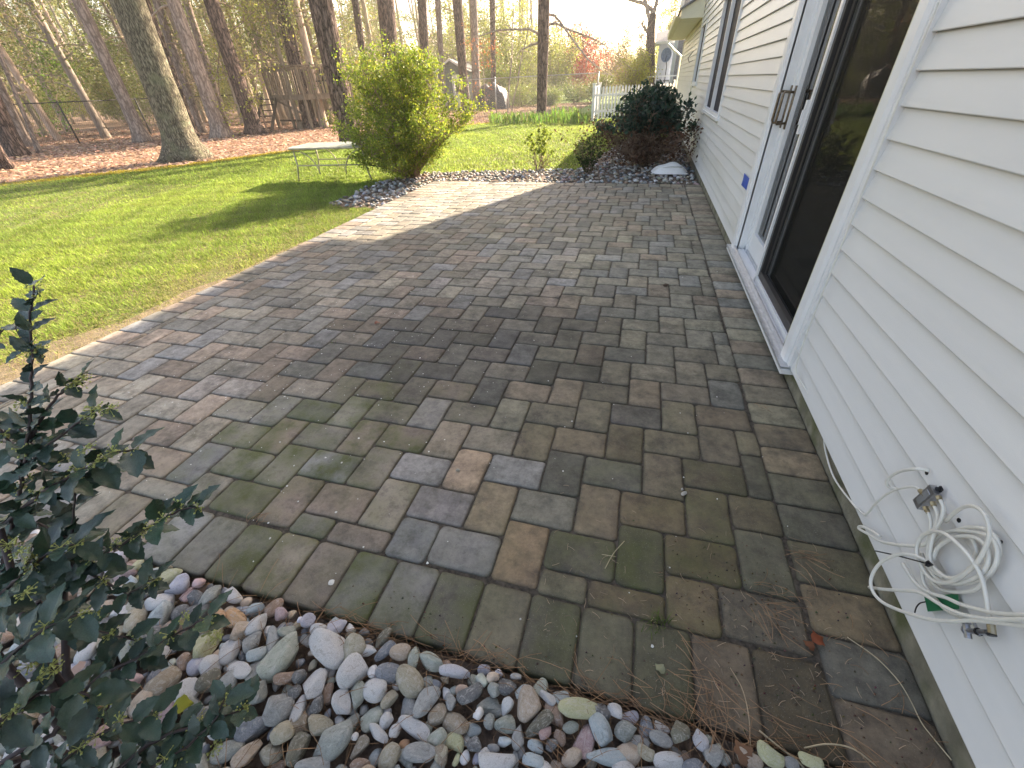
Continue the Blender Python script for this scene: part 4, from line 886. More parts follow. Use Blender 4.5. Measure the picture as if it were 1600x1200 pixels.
# ------------------------------------------------------------------ wooden play platform
def deck():
    Cn = gnd(480, 204); B = Cn.copy(); t = thing('play_platform', B, 'weathered wooden play platform on posts with railing and stairs among the pines', 'play platform')
    dC = depth(Cn); zp = 1.27+(hor(472)-147)*dC/FPX
    Lc = at(421, 147, dC+.9); Rc = at(549, 145, dC+1.0); C = np.array([at(472, 147, dC)[0], at(472, 147, dC)[1], 0]); L = np.array([Lc[0], Lc[1], 0]); R = np.array([Rc[0], Rc[1], 0])
    C, L, R = C-B, L-B, R-B; C[2] = L[2] = R[2] = 0; K = L+R-C; up = np.array([0, 0, 1.]); H = top_on_ray(Cn, 468, 100)[2]; zp = top_on_ray(Cn, 472, 148)[2]; print('deck', zp, H)
    W_ = M['deck']
    uL = (L-C)/np.linalg.norm(L-C); uR = (R-C)/np.linalg.norm(R-C); wL, wR = np.linalg.norm(L-C), np.linalg.norm(R-C)
    n = int(wR/.15)
    for i in range(n): a = C+uR*(i+.5)*wR/n; mb = MB(); mb.beam(a+up*zp, a+(L-C)+up*zp, wR/n-.012, .03); mb.obj('floor_board', W_, t)
    for a, b in ((C, L), (C, R), (L, K), (R, K)):
        mb = MB(); mb.beam(a+up*(zp-.1), b+up*(zp-.1), .04, .16); mb.obj('rim_joist', W_, t); mb = MB(); mb.beam(a+up*H, b+up*H, .11, .035); mb.obj('top_rail', W_, t); mb = MB(); mb.beam(a+up*(H-.09), b+up*(H-.09), .035, .08); mb.obj('rail', W_, t)
        ln = np.linalg.norm(b-a); k = int(ln/(.145 if a is C else .34)); ou = np.cross(b-a, up); ou /= np.linalg.norm(ou); ou = ou*(1 if ou @ (C+a*0-(K+C)/2) > 0 else -1)*.0
        for i in range(1, k): p = a+(b-a)*i/k+ou; mb = MB(); mb.beam(p+up*(zp-.12), p+up*(H-.03), .03, .03); mb.obj('baluster', W_, t)
    for p in (C+uR*.05+uL*.02, C+uR*.55, L, K, R, C*0.5+L*0.5):
        q = 0 if p is not L else 0; mb = MB(); mb.beam(p+up*-.1, p+up*(H if not np.allclose(p, C*.5+L*.5) else zp), .09, .09); mb.obj('post', W_, t)
    for a, b, za, zb in ((L, C, zp-.12, .55), (R, C+uR*.5, zp-.12, .5)):
        d = (b-a); mb = MB(); mb.beam(a+d*.12+up*za, a+d*.85+up*zb, .04, .09); mb.obj('brace', W_, t)
    S0 = L+uL*.05+up*zp; S1 = gnd(412, 208)-B; S1[2] = 0; sd = np.cross(S1-S0, up); sd /= np.linalg.norm(sd)
    for s in (0, .6): mb = MB(); mb.beam(S0+sd*(s-.3), S1+sd*(s-.3), .04, .16); mb.obj('stair_stringer', M['deckdark'], t)
    for i in range(6): p = S0+(S1-S0)*(i+.6)/6.4; mb = MB(); mb.box(p, (.62, .24, .035), np.array([sd, np.cross(up, sd), up]).T); mb.obj('stair_tread', M['deckdark'], t)
    mb = MB(); mb.beam(L*.9+C*.1+up*.3, C*.75+L*.25+up*.3, .05, .07); mb.obj('lower_rail', M['deckdark'], t)
    # things with the platform
    p0 = B+R*.75+K*.25+up*(zp-.05); s = thing('slide', (p0[0], p0[1], 0), 'yellow plastic slide descending behind the play platform', 'slide'); d = np.array([.75, .66, 0.])
    mb = MB(); V = []; sdv = np.array([-d[1], d[0], 0])
    for k in range(9):
        u = k/8; c = d*2.2*u+up*((zp-.1)*(1-u)**1.15+.08); V += [c-sdv*.25+up*.14, c-sdv*.23, c+sdv*.23, c+sdv*.25+up*.14]
    mb.add(V, [(k*4+j, k*4+j+1, k*4+j+5, k*4+j+4) for k in range(8) for j in range(3)]); mb.obj('chute', M['yellow'], s, True); mb = MB(); mb.beam((d*2.0)+up*0, (d*2.0)+up*.12, .3, .1); mb.obj('foot', M['yellow'], s)
    c0 = B+C*.35+R*.35+L*.3*0+K*.3; ch = thing('garden_chair', (c0[0], c0[1], zp+.015), 'black garden chair standing on the wooden platform behind the railing', 'chair')
    mb = MB(); mb.box((0, 0, .42), (.5, .48, .04)); mb.obj('seat', M['black'], ch)
    for k in range(5): mb = MB(); mb.beam((-.2+k*.1, .22, .44), (-.2+k*.1, .38, .95), .06, .02); mb.obj('back_slat', M['black'], ch)
    for x in (-.22, .22):
        for y in (-.2, .2): mb = MB(); mb.beam((x, y, 0), (x, y, .42), .035, .035); mb.obj('leg', M['black'], ch)
        mb = MB(); mb.beam((x*1.15, -.22, .64), (x*1.15, .26, .66), .05, .025); mb.beam((x*1.15, -.2, .42), (x*1.15, -.2, .64), .03, .03); mb.obj('armrest', M['black'], ch)
deck()
# glass-topped garden table
def gtable():
    P1, P2, P3 = gnd(565, 286), gnd(510, 276), gnd(470, 278); h = .46; B = np.array([-6.05, 7.25, 0]); t = thing('garden_table', B, 'low beige metal garden table with dusty glass top half hidden by the green bush', 'table')
    zt = .5; c = [at(450, 235, 7.9), at(575, 222, 8.2)]
    x0, x1, y0, y1 = -.72, .72, -.38, .45
    A = math.radians(8); R = np.array([[math.cos(A), -math.sin(A), 0], [math.sin(A), math.cos(A), 0], [0, 0, 1]])
    pr = []
    for cx, cy, a0 in ((x1-.12, y0+.12, -90), (x1-.12, y1-.12, 0), (x0+.12, y1-.12, 90), (x0+.12, y0+.12, 180)):
        for k in range(5): a = math.radians(a0+22.5*k); pr.append(R @ np.array([cx+.12*math.cos(a), cy+.12*math.sin(a), 0]))
    n = len(pr); up = np.array([0, 0, 1.])
    mb = MB(); mb.add([p*.985+up*(zt+.002) for p in pr]+[p*.985+up*(zt+.012) for p in pr], [tuple(range(n))[::-1], tuple(range(n, 2*n))]+[(i, (i+1) % n, (i+1) % n+n, i+n) for i in range(n)]); mb.obj('glass_top', M['tglass'], t)
    mb = MB(); mb.tube([p+up*zt for p in pr+[pr[0]]], .016, 6, cap=False); mb.obj('frame', M['table'], t, True)
    for x, y in ((x1-.1, y0+.05), (x0+.1, y0+.05), (x0+.1, y1-.05), (x1-.1, y1-.05)):
        s = -1 if x > 0 else 1; q = R @ np.array([x, y, 0]); mb = MB(); mb.tube([q+up*zt, q+up*.25, q+R @ np.array([-s*.06, 0, 0])], .013, 6); mb.obj('leg', M['table'], t, True)
        mb = MB(); mb.tube([q+R @ np.array([s*(.38*math.sin(a)), 0, 0])+up*(.10+.37*math.cos(a)) for a in [i*math.pi/12 for i in range(0, 7)]], .010, 5); mb.obj('curved_brace', M['table'], t, True)
    mb = MB(); mb.tube([R @ np.array([x0+.1, y0+.05, .24]), R @ np.array([x1-.1, y0+.05, .24])], .011, 6); mb.tube([R @ np.array([x0+.1, y1-.05, .24]), R @ np.array([x1-.1, y1-.05, .24])], .011, 6); mb.obj('stretcher', M['table'], t, True)
gtable()

# ------------------------------------------------------------------ garden shrubs
def shrub_at(name, px, py, pt, wpx, label, **kw):
    B = gnd(px, py); t = thing(name, B, label, 'shrub'); T = top_on_ray(B, px, pt); h = T[2]; r = wpx*depth(B+np.array([0, 0, h/2]))/FPX/2; return t, h, r
def bush_round(t, h, r, stems, leafn, ls, c, m='leaf', zc=.56, dv=.3, sr=.011, low=.0, leafc2=None, cx=0., thr=0., twigs=5):
    """stems fan out of one foot, twigs fill an uneven rounded crown, leaves sit along the twigs"""
    mb = MB(); tips = []
    for i in range(stems):
        a = random.uniform(0, 6.28); el = random.uniform(.25, 1.45); rad = random.uniform(.8, 1.0)*(1+.05*math.sin(a*3+1)+.04*math.sin(a*5))
        e = np.array([math.cos(a)*math.cos(el)*r*rad+cx, math.sin(a)*math.cos(el)*r*rad, h*zc+math.sin(el)*h*(1-zc)*rad]) if random.random() < .52 else np.array([math.cos(a)*r*rad*1.0+cx, math.sin(a)*r*rad*.95, h*random.uniform(.13, .6)])
        p0 = np.array([math.cos(a)*.06, math.sin(a)*.06, -.03]); cpt = np.array([e[0]*.35, e[1]*.35, e[2]*.55]); P = [(1-u)**2*p0+2*u*(1-u)*cpt+u*u*e+np.array([random.gauss(0, .012), random.gauss(0, .012), 0]) for u in np.linspace(0, 1, 8)]
        mb.tube(P, [sr*(1-.11*k) for k in range(8)], 5, cap=False)
        for k in range(2, 8):
            for s in range(twigs):
                d = rand_unit(1)[0]; d[2] = abs(d[2])*.8+.1; q = P[k]+d*r*random.uniform(.12, .32); mb.tube([P[k], q], [sr*.35, sr*.15], 3, cap=False)
                if q[2] > low*h: tips += [(P[k]+q)/2, P[k]*.25+q*.75, q, q]
    mb.obj('stems', M['twig'], t); T = np.array(tips); P = T[RS.randint(0, len(T), leafn)]+RS.normal(size=(leafn, 3))*r*.035; P[:, 2] = np.maximum(P[:, 2], .02)
    C = vary(c, leafn, dv, .12)
    if leafc2 is not None: k = RS.rand(leafn) < .3; C[k] = vary(leafc2, k.sum(), .3, .1)
    nv = rand_unit(leafn); nv[:, 2] = np.abs(nv[:, 2])
    V, C = leaf_quads(P, ls*RS.uniform(.6, 1.3, leafn), C, nrm=nv); link('foliage', npmesh('foliage', V, 4, C, M[m]), t)
t, h, r = shrub_at('green_bush', 645, 277, 84, 205, 'large bright yellow-green leafy bush at the far left corner of the patio', )
bush_round(t, h, r, 60, 62000, .037, (.19, .27, .035), leafc2=(.40, .44, .06), zc=.52, sr=.012, cx=.02)
t, h, r = shrub_at('evergreen_shrub', 1003, 256, 140, 150, 'dark evergreen shrub with bare brown lower twigs against the house wall', )
bush_round(t, h*.92, r, 60, 6500, .08, (.035, .075, .05), m='leaf', zc=.62, low=.55, dv=.45, sr=.012, twigs=7, leafc2=(.09, .13, .10))
V, C = cloud([np.array([random.gauss(0, r*.55), random.gauss(0, r*.55), random.uniform(.15, .6)*h]) for i in range(500)], 8, .09, .05, (.12, .065, .04)); link('dead_leaves', npmesh('dead_leaves', V, 4, C, M['dryleaf']), t)
t, h, r = shrub_at('sapling_shrub', 843, 264, 196, 46, 'small airy yellow-green shrub alone in the stones at the far patio edge', )
bush_round(t, h, r, 16, 1300, .04, (.25, .32, .05), zc=.6, low=.4, sr=.007, twigs=3)
t, h, r = shrub_at('young_shrub', 918, 272, 215, 42, 'small dark green shrub in the shade left of the big evergreen shrub', )
bush_round(t, h, r, 16, 1400, .035, (.06, .09, .03), zc=.6, low=.1, sr=.006, twigs=3)
t, h, r = shrub_at('weedy_shrub', 905, 240, 205, 30, 'thin arching sprigs at the lawn edge left of the evergreen shrub', )
bush_round(t, h, r, 9, 500, .03, (.16, .19, .05), zc=.6, low=.2, sr=.005, twigs=2)
# daylily leaves under the fence
mb = MB()
for i in range(900):
    px = random.uniform(765, 918); q = gnd(px, random.uniform(186, 194)); a = random.uniform(0, 6.28); h = random.uniform(.25, .55)*(1.15 if 860 < px < 905 else .8); d = np.array([math.cos(a), math.sin(a), 0]); s = np.array([-d[1], d[0], 0])*.012
    mb.add([q-s, q+s, q+d*h*.3+np.array([0, 0, h*.75])+s, q+d*h*.3+np.array([0, 0, h*.75])-s, q+d*h*.75+np.array([0, 0, h*.8])], [(0, 1, 2, 3), (3, 2, 4)], tuple(k*random.uniform(.7, 1.3) for k in (.14, .25, .04)))
link('daylily_leaves', mb.mesh('daylily_leaves', M['grass']), kind='stuff', label='strappy green daylily leaves growing under the chain-link fence')
# white plastic cover on the stones
g = gnd(1045, 270); t = thing('plastic_cover', g, 'crumpled white plastic sheet lying on the stones beside the house wall', 'plastic sheet'); V = []; n = 18
for i in range(n+1):
    for j in range(n+1):
        u, v = i/n*2-1, j/n*2-1; rr_ = (abs(u)**2.4+abs(v)**2.4)**(1/2.4); e = max(0, 1-rr_**2); z = .125*e**.6*(1+.12*math.sin(u*5+v*2)+.10*math.sin(v*9-u*3)); V.append((u*.27*(1+.06*math.sin(v*7)), v*.2, .01+z))
mb = MB(); mb.add(V, [(i*(n+1)+j, (i+1)*(n+1)+j, (i+1)*(n+1)+j+1, i*(n+1)+j+1) for i in range(n) for j in range(n)]); mb.obj('sheet', M['white'], t, True); mb = MB(); mb.tube([(-.2, -.1, .09), (0, -.15, .12), (.18, -.1, .1)], .012, 5); mb.obj('fold', M['white'], t, True)
# ------------------------------------------------------------------ river stones
import bmesh
def ico(sub):
    bm = bmesh.new(); bmesh.ops.create_icosphere(bm, subdivisions=sub, radius=1); V = np.array([v.co[:] for v in bm.verts]); F = [tuple(v.index for v in f.verts) for f in bm.faces]; bm.free(); return V, np.array(F)
def stone_shape(V, seed, kind):
    """rounded cobble: squashed ball with planed sides and soft bumps"""
    r = np.random.RandomState(seed); P = V.copy(); pw = {0: 2.0, 1: 2.5, 2: 3.2}[kind % 3]
    n = (np.abs(P)**pw).sum(1)**(1/pw); P = P/n[:, None]
    for i in range(r.randint(3, 9)):
        d = r.normal(size=3); d /= np.linalg.norm(d); lim = r.uniform(.55, .88); k = P @ d; ex = np.maximum(0, k-lim); P = P-d*(ex*.93)[:, None]
    t = r.uniform(-.35, .35); P[:, 1] *= 1+t*P[:, 0]; P[:, 2] *= 1+.2*t*P[:, 0]
    for f, a in ((1.6, .07), (3.4, .035), (7., .012)):
        ph = r.uniform(0, 6, 3); P = P*(1+a*np.sin(P[:, 0]*f+ph[0])*np.sin(P[:, 1]*f+ph[1]+1)*np.cos(P[:, 2]*f+ph[2]))[:, None]
    return P
V3, F3 = ico(3); V2, F2 = ico(2); V1, F1 = ico(1)
smesh = [npmesh('stone', stone_shape(V3, 20+i, i), 3, np.ones((len(V3), 3)), M['stone'], F3, True) for i in range(16)]
SC = dict(W=(.72, .72, .73), w=(.6, .6, .6), l=(.42, .42, .50), g=(.27, .28, .275), G=(.24, .26, .24), d=(.10, .105, .11), s=(.16, .18, .21), t=(.33, .30, .22), T=(.26, .21, .15), p=(.40, .27, .27), b=(.27, .18, .13), o=(.13, .12, .08), y=(.42, .42, .24), B=(.34, .40, .42), O=(.48, .27, .14), n=(.30, .33, .28), r=(.42, .33, .25))
STN = []                                                    # x0,y0,x1,y1,width,tone measured on the photographed stones
def L6(s, ox, oy, k):
    for q in s.split(';'):
        v = q.split(); a = [float(z) for z in v[:5]]; STN.append((ox+a[0]/k, oy+a[1]/k, ox+a[2]/k, oy+a[3]/k, a[4]/k, v[5]))
L6('28 200 190 50 105 w;245 90 325 10 80 p;445 100 540 95 95 l;405 85 445 90 50 l;640 150 775 145 100 l;510 165 630 160 80 w;145 510 450 230 160 n;10 290 150 230 105 g;220 140 225 330 95 g;265 190 385 190 105 n;45 400 180 310 90 B;240 560 390 500 85 b;430 690 640 490 155 w;510 240 760 370 235 W;740 370 920 240 160 t;855 310 1010 350 95 W;1000 400 1130 260 70 s;1105 340 1265 340 125 r;1320 370 1500 450 130 n;720 570 920 430 200 W;935 480 1015 480 100 w;1000 490 1195 500 150 s;1170 450 1330 670 190 t;905 600 1085 650 190 W;735 620 740 820 135 w;515 800 610 660 85 d;1290 820 1450 590 140 g;1400 880 1520 720 120 T;1040 750 1150 640 90 t;60 720 190 560 130 G;150 850 370 660 190 g;385 560 480 470 110 d;355 690 420 580 85 d;510 1130 830 880 200 G;225 1020 370 890 125 t;340 1180 480 950 130 o;1180 830 1380 980 145 W;1210 1080 1440 1090 155 g;950 890 1090 1010 95 W;1030 850 1130 850 130 w;1100 960 1190 880 85 w;800 1130 940 970 90 T;1010 1160 1200 1060 170 t;1430 1110 1530 1110 150 T;800 1200 960 1180 110 b;400 1190 640 1180 120 g;820 1000 860 940 55 w', 380, 950, 4.8)
L6('245 340 495 370 130 l;300 520 345 650 85 g;360 500 460 490 85 b;400 600 555 450 130 d;605 400 700 400 85 r;535 370 605 460 75 n;700 430 820 520 125 d;610 500 715 500 115 G;810 560 920 460 75 B;925 470 935 745 185 r;1020 510 1135 590 85 w;1165 630 1465 640 165 y;1435 700 1560 940 150 B;1195 780 1335 780 105 n;1170 780 1175 930 90 b;1015 860 1120 800 85 p;925 860 1100 670 105 o;830 960 875 760 100 g;690 890 800 890 95 B;670 790 820 740 130 n;580 740 670 740 130 G;730 690 790 550 85 w;925 930 1040 930 110 B;1045 930 1160 930 105 d;1185 1040 1360 990 150 r;885 1050 1045 1050 135 B;560 1090 820 1030 170 W;540 1030 630 1000 120 w;450 920 565 920 125 d;190 1010 300 1000 140 t;500 720 580 660 85 w;610 950 700 960 75 d', 640, 980, 5)
L6('200 640 285 650 90 W;245 780 380 770 135 G;460 790 600 840 85 g;575 740 700 830 130 o;730 820 825 830 135 l;765 920 930 930 150 g;390 900 490 920 100 t;75 930 330 930 110 B;490 970 690 960 125 W;1010 930 1160 960 110 r;1130 900 1290 960 115 y;1400 960 1530 970 95 y;1295 965 1390 970 75 g', 900, 950, 4)
L6('835 420 1000 420 170 T;725 560 900 500 130 r;980 510 1110 420 100 w;1100 440 1225 400 100 o;1225 420 1320 390 85 g;660 460 810 400 85 p;765 610 855 610 65 r;650 690 760 620 65 b;500 720 645 700 100 p;500 860 590 800 95 t;1300 180 1375 80 90 r;1275 320 1400 370 95 W;1150 80 1265 60 85 O;680 90 800 60 110 t;980 310 1060 300 85 b;1100 350 1230 320 115 w;240 590 310 590 85 b', 0, 950, 3.556)
L6('735 790 855 790 85 p;835 745 905 735 65 y;890 820 1010 800 80 B;780 860 860 820 60 B;1010 805 1125 810 80 y;1035 890 1210 830 85 l;930 895 1040 870 80 t;860 930 940 900 110 l;900 1000 1080 940 75 W;725 890 805 900 55 B;1015 770 1085 740 40 o;1210 845 1285 850 55 p;665 895 770 860 55 r;700 1050 820 1010 60 w;900 1110 1085 1000 120 B', 0, 700, 4)
stones = []                                                 # x, y, r, rx, ry, ang, tone, z
for (xa, ya, xb, yb, wd, tn) in STN:
    A, B_ = gnd(xa, ya, .012), gnd(xb, yb, .012); c = (A+B_)/2; ln = np.linalg.norm((B_-A)[:2])
    if c[1] > .428: c = c*1.0; c[1] = .415
    if c[0] > -.03: continue
    n_ = np.array([-(yb-ya), xb-xa]); n_ = n_/np.linalg.norm(n_)*wd/2; pc = ((xa+xb)/2, (ya+yb)/2); w_ = np.linalg.norm((gnd(pc[0]+n_[0], pc[1]+n_[1], .012)-gnd(pc[0]-n_[0], pc[1]-n_[1], .012))[:2])
    an = math.atan2((B_-A)[1], (B_-A)[0]); rx, ry = ln/2*1.02, min(w_/2*.98, ln/2*1.3); stones.append((c[0], c[1], (rx+ry)/2, rx, ry, an, SC[tn], .012+random.uniform(-.003, .006)))
big = len(stones); tones = list(SC.values()); tw = [2.2, 3, 1.6, 4, 3.5, 3, 2.5, 2.5, 2.5, 1, 2, 2, .5, 1.5, .25, 2, 1.5]
rr = random.Random(3)
def fill(n, rmin, rmax, ov, x0, x1, y0, y1, z):
    for i in range(n):
        r = rmin+(rmax-rmin)*rr.random()**1.8; x = rr.uniform(x0, x1); y = rr.uniform(y0, y1-r*.7)
        if any((x-s[0])**2+(y-s[1])**2 < (ov*(r+s[2]))**2 for s in stones): continue
        e = rr.uniform(.6, .95); stones.append((x, y, r, r/e**.5, r*e**.5, rr.uniform(0, 6.3), rr.choices(tones, tw)[0], z+rr.uniform(-.006, .004)))
fill(4000, .024, .042, .74, -2.9, -.05, -.35, .43, .006); fill(7000, .011, .024, .72, -2.9, -.05, -.35, .43, -.004)
fill(900, .02, .045, .9, -4.1, -2.9, -.8, .43, .0); fill(500, .02, .05, .9, -4.1, -.1, -1.6, -.35, .0)
def sarea(s):
    p = proj((s[0], s[1], s[7]));
    if p[2] < .2 or not (-30 < p[0] < 1630 and -30 < p[1] < 1240): return -1
    return s[3]*s[4]/p[2]**2
order = sorted(range(len(stones)), key=lambda i: -sarea(stones[i])); VV, FF, CC, off = [], [], [], 0
for k, i in enumerate(order):
    x, y, r, rx, ry, an, tn, z = stones[i]; f = rr.uniform(.85, 1.15); tn = tuple(min(.8, q*f*1.45+.07) for q in tn); hz = min(rx, ry)*rr.uniform(.62, .8)
    if k < 300 and sarea(stones[i]) > 0:
        o = link('stone', smesh[rr.randrange(16)], near_bed, (x, y, z+hz*.12)); o.rotation_euler = (rr.gauss(0, .16), rr.gauss(0, .16), an); o.scale = (rx*1.06, ry*1.06, hz); o.color = (*tn, 1)
    else:
        P = stone_shape(V2, 500+k % 40, k); P = P*np.array([rx*1.06, ry*1.06, hz]); c, s_ = math.cos(an), math.sin(an); P = P @ np.array([[c, s_, 0], [-s_, c, 0], [0, 0, 1]])+np.array([x, y, z+hz*.1])
        VV.append(P); FF.append(F2+off); CC.append(np.tile(np.array(tn), (len(P), 1))); off += len(P)
link('small_stones', npmesh('small_stones', np.concatenate(VV), 3, np.concatenate(CC), M['stone'], np.concatenate(FF), True), near_bed, kind='stuff')
print('stones', len(stones), big)
VV, FF, CC, off, n = [], [], [], 0, 0; grid = {}
shp = [stone_shape(V1, 900+i, i) for i in range(24)]
for i in range(9000):                                       # the far bed
    x, y = rr.uniform(-5.15, -.04), rr.uniform(5.2, 12.3)
    if y > 8.6 and rr.random() < .5: continue
    if not inpoly(np.array([x]), np.array([y]), FARBED)[0]: continue
    r = rr.uniform(.018, .045); key = (int(x/.1), int(y/.1))
    if any((x-a)**2+(y-b)**2 < (.8*(r+c))**2 for dx in (-1, 0, 1) for dy in (-1, 0, 1) for a, b, c in grid.get((key[0]+dx, key[1]+dy), [])): continue
    grid.setdefault(key, []).append((x, y, r)); an = rr.uniform(0, 6.3); P = shp[i % 24]*np.array([r*1.15, r*.9, r*.6]); c, s_ = math.cos(an), math.sin(an)
    P = P @ np.array([[c, s_, 0], [-s_, c, 0], [0, 0, 1]])+np.array([x, y, -.01+rr.uniform(0, .012)]); VV.append(P); FF.append(F1+off); off += len(P); tn = np.array(rr.choices(tones, tw)[0])*rr.uniform(.8, 1.15)+.03; CC.append(np.tile(tn, (len(P), 1))); n += 1
link('bed_stones', npmesh('bed_stones', np.concatenate(VV), 3, np.concatenate(CC), M['stone'], np.concatenate(FF), True), far_bed, kind='stuff'); print('far stones', n)

# ------------------------------------------------------------------ holly in the near left corner
holly = thing('holly_shrub', (-1.95, .02, 0), 'glossy dark green holly shrub with yellow-green flower buds growing out of the river stones', 'shrub'); HB = np.array(holly.location)
def leafmesh(seed):
    r = np.random.RandomState(seed); n = 12; V = []; C = []
    W = [.04, .26, .42, .45, .53, .49, .54, .45, .47, .32, .27, .12, 0.0]; cur = r.uniform(.05, .22); cup = r.uniform(.05, .25)
    for i in range(n+1):
        u = i/n; w_ = W[i]*.58*(1+r.uniform(-.05, .05)); sp = (1 if i % 2 == 0 and 2 < i < 11 else 0)
        for v in (-1, -.5, 0, .5, 1):
            V.append((u, v*w_+0, -cur*u*u+cup*abs(v)*w_*(1.2)-.012*(v == 0)+(.03*(1 if i % 4 < 2 else -.4)*(abs(v) == 1)*(0 < i < 12)))); C.append((1, 1, 1) if v else (1.5, 1.7, 1.3))
    F = [(i*5+j, (i+1)*5+j, (i+1)*5+j+1, i*5+j+1) for i in range(n) for j in range(4)]
    mb = MB(); mb.add(V, F, [(*c, 1) for c in C]); return mb.mesh('leaf', M['holly'], True)
hl = [leafmesh(i) for i in range(6)]
def budmesh(seed):
    r = random.Random(seed); mb = MB(); O8 = [(1, 0, 0), (-1, 0, 0), (0, 1, 0), (0, -1, 0), (0, 0, 1), (0, 0, -1)]; OF = [(0, 2, 4), (2, 1, 4), (1, 3, 4), (3, 0, 4), (2, 0, 5), (1, 2, 5), (3, 1, 5), (0, 3, 5)]
    for i in range(16):
        c = np.array([r.gauss(0, .007), r.gauss(0, .007), r.gauss(0, .007)]); s = r.uniform(.0016, .0028); mb.add([np.array(p)*s+c for p in O8], OF); mb.tube([np.zeros(3), c], .0005, 3, cap=False)
    return mb.mesh('flower_buds', M['bud'], True)
bl = [budmesh(i) for i in range(4)]
nleaf = 0
def branch(pts, buds=(), ls=.043, r0=.004, step=.0145, skip=.0, dens=1):
    global nleaf
    P = [at(x, y, d)-HB for x, y, d in pts]; Q = [P[0]]
    for a, b in zip(P[:-1], P[1:]):
        k = max(2, int(np.linalg.norm(b-a)/.012)); Q += [a+(b-a)*i/k+np.array([random.gauss(0, .0012) for _ in range(3)]) for i in range(1, k+1)]
    mb = MB(); n = len(Q); mb.tube(Q, [r0*(1-.72*i/n) for i in range(n)], 6); mb.obj('branch', M['hollybark'], holly, True)
    L = 0; nx = step*(2 if skip else .5); ph = random.uniform(0, 6)
    for i in range(1, n):
        d = Q[i]-Q[i-1]; l = np.linalg.norm(d); L += l; d /= l
        if L < skip: nx = L; continue
        while L > nx:
            nx += .8*step/dens*random.uniform(.75, 1.25); ph += 2.4
            a = np.cross(d, [0, 0, 1.]); a /= np.linalg.norm(a)+1e-9; b = np.cross(a, d); out = a*math.cos(ph)+b*math.sin(ph)*.6; dr = out*.9+d*.45+np.array([0, 0, random.uniform(-.15, .25)]); dr /= np.linalg.norm(dr)
            up = b*.5+np.array([0, 0, 1.])+np.array([random.gauss(0, .25) for _ in range(3)]); yv = np.cross(up, dr); yv /= np.linalg.norm(yv); zv = np.cross(dr, yv); s = ls*random.uniform(.8, 1.35)
            o = link('leaf', hl[random.randrange(6)], holly); mm = Matrix.Identity(4)
            for k in range(3): mm[k][0], mm[k][1], mm[k][2], mm[k][3] = dr[k]*s, yv[k]*s, zv[k]*s, Q[i][k]+dr[k]*.004
            o.matrix_local = mm; f = random.uniform(.7, 1.35); o.color = (f, f*random.uniform(.95, 1.1), f*random.uniform(.85, 1.15), 1); nleaf += 1
    for i in range(6, n, 4):
        if random.random() < .45 and i > n*.35: link('flower_buds', bl[random.randrange(4)], holly, tuple(Q[i]+np.array([random.gauss(0, .004), random.gauss(0, .004), .005])))
    for (x, y, d) in buds: link('flower_buds', bl[random.randrange(4)], holly, tuple(at(x, y, d)-HB))
    tipb = link('flower_buds', bl[random.randrange(4)], holly, tuple(Q[-1]-np.array([0, 0, .004])))
branch([(-30, 1010, .98), (10, 860, .9), (40, 720, .84), (47, 640, .82), (50, 560, .8), (47, 500, .79), (52, 447, .78)], ls=.036, r0=.006, skip=.10, step=.013)
branch([(47, 690, .84), (62, 655, .83), (84, 625, .82), (105, 605, .81), (127, 590, .8)], [(115, 598, .8), (122, 590, .8)], ls=.042, step=.016)
branch([(36, 735, .85), (80, 692, .83), (112, 668, .82), (145, 645, .81), (168, 634, .8)], [(150, 636, .8), (140, 650, .8)], ls=.046, step=.018)
branch([(0, 826, .86), (32, 798, .85), (75, 763, .84), (107, 746, .83), (142, 728, .82), (175, 707, .81), (202, 704, .81)], [(135, 700, .8), (165, 715, .8), (176, 705, .8), (150, 722, .81)], ls=.05, r0=.005)
branch([(100, 905, .95), (109, 860, .92), (114, 810, .9), (120, 760, .88), (122, 745, .87)], ls=.047, r0=.0045, skip=.08, step=.014)
branch([(60, 940, .95), (105, 902, .92), (142, 876, .89), (190, 850, .86), (228, 828, .84), (262, 805, .82), (290, 796, .81), (305, 792, .81)], [(278, 790, .81), (225, 830, .84), (236, 822, .83), (182, 850, .86), (165, 870, .88)], ls=.045, r0=.005)
branch([(-10, 1200, .80), (40, 1168, .82), (84, 1147, .83), (120, 1095, .85), (158, 1055, .87), (225, 1023, .88), (255, 1003, .88), (284, 985, .88), (325, 966, .88)], [(290, 965, .88), (325, 990, .88), (340, 996, .88), (85, 1050, .82)], ls=.046, r0=.0055)
branch([(140, 1230, .78), (197, 1192, .8), (235, 1163, .81), (281, 1140, .82), (332, 1129, .83), (382, 1106, .84)], [(345, 1150, .82), (378, 1110, .84), (335, 1170, .82)], ls=.045, r0=.005, dens=1.3)
branch([(200, 1230, .78), (250, 1190, .79), (300, 1160, .8), (340, 1120, .81), (352, 1092, .82)], [(280, 1180, .8), (295, 1178, .8)], ls=.046, r0=.004)
branch([(-40, 980, .8), (0, 930, .77), (45, 890, .75), (80, 862, .75), (115, 850, .75)], [(12, 850, .74), (30, 862, .74), (52, 870, .75)], ls=.055, r0=.005)
branch([(-40, 1080, .72), (0, 1040, .70), (40, 1005, .70), (80, 975, .70), (120, 960, .71)], [(40, 925, .7), (45, 1040, .7), (70, 1030, .7)], ls=.055, r0=.005)
branch([(-40, 1150, .68), (10, 1120, .68), (60, 1085, .7), (110, 1075, .72), (160, 1100, .74)], [(60, 1060, .7), (20, 1110, .68), (80, 1040, .7)], ls=.052, r0=.005)
branch([(60, 1230, .74), (110, 1180, .75), (150, 1150, .76), (190, 1130, .78), (235, 1120, .8)], [(150, 1150, .76)], ls=.046, r0=.004)
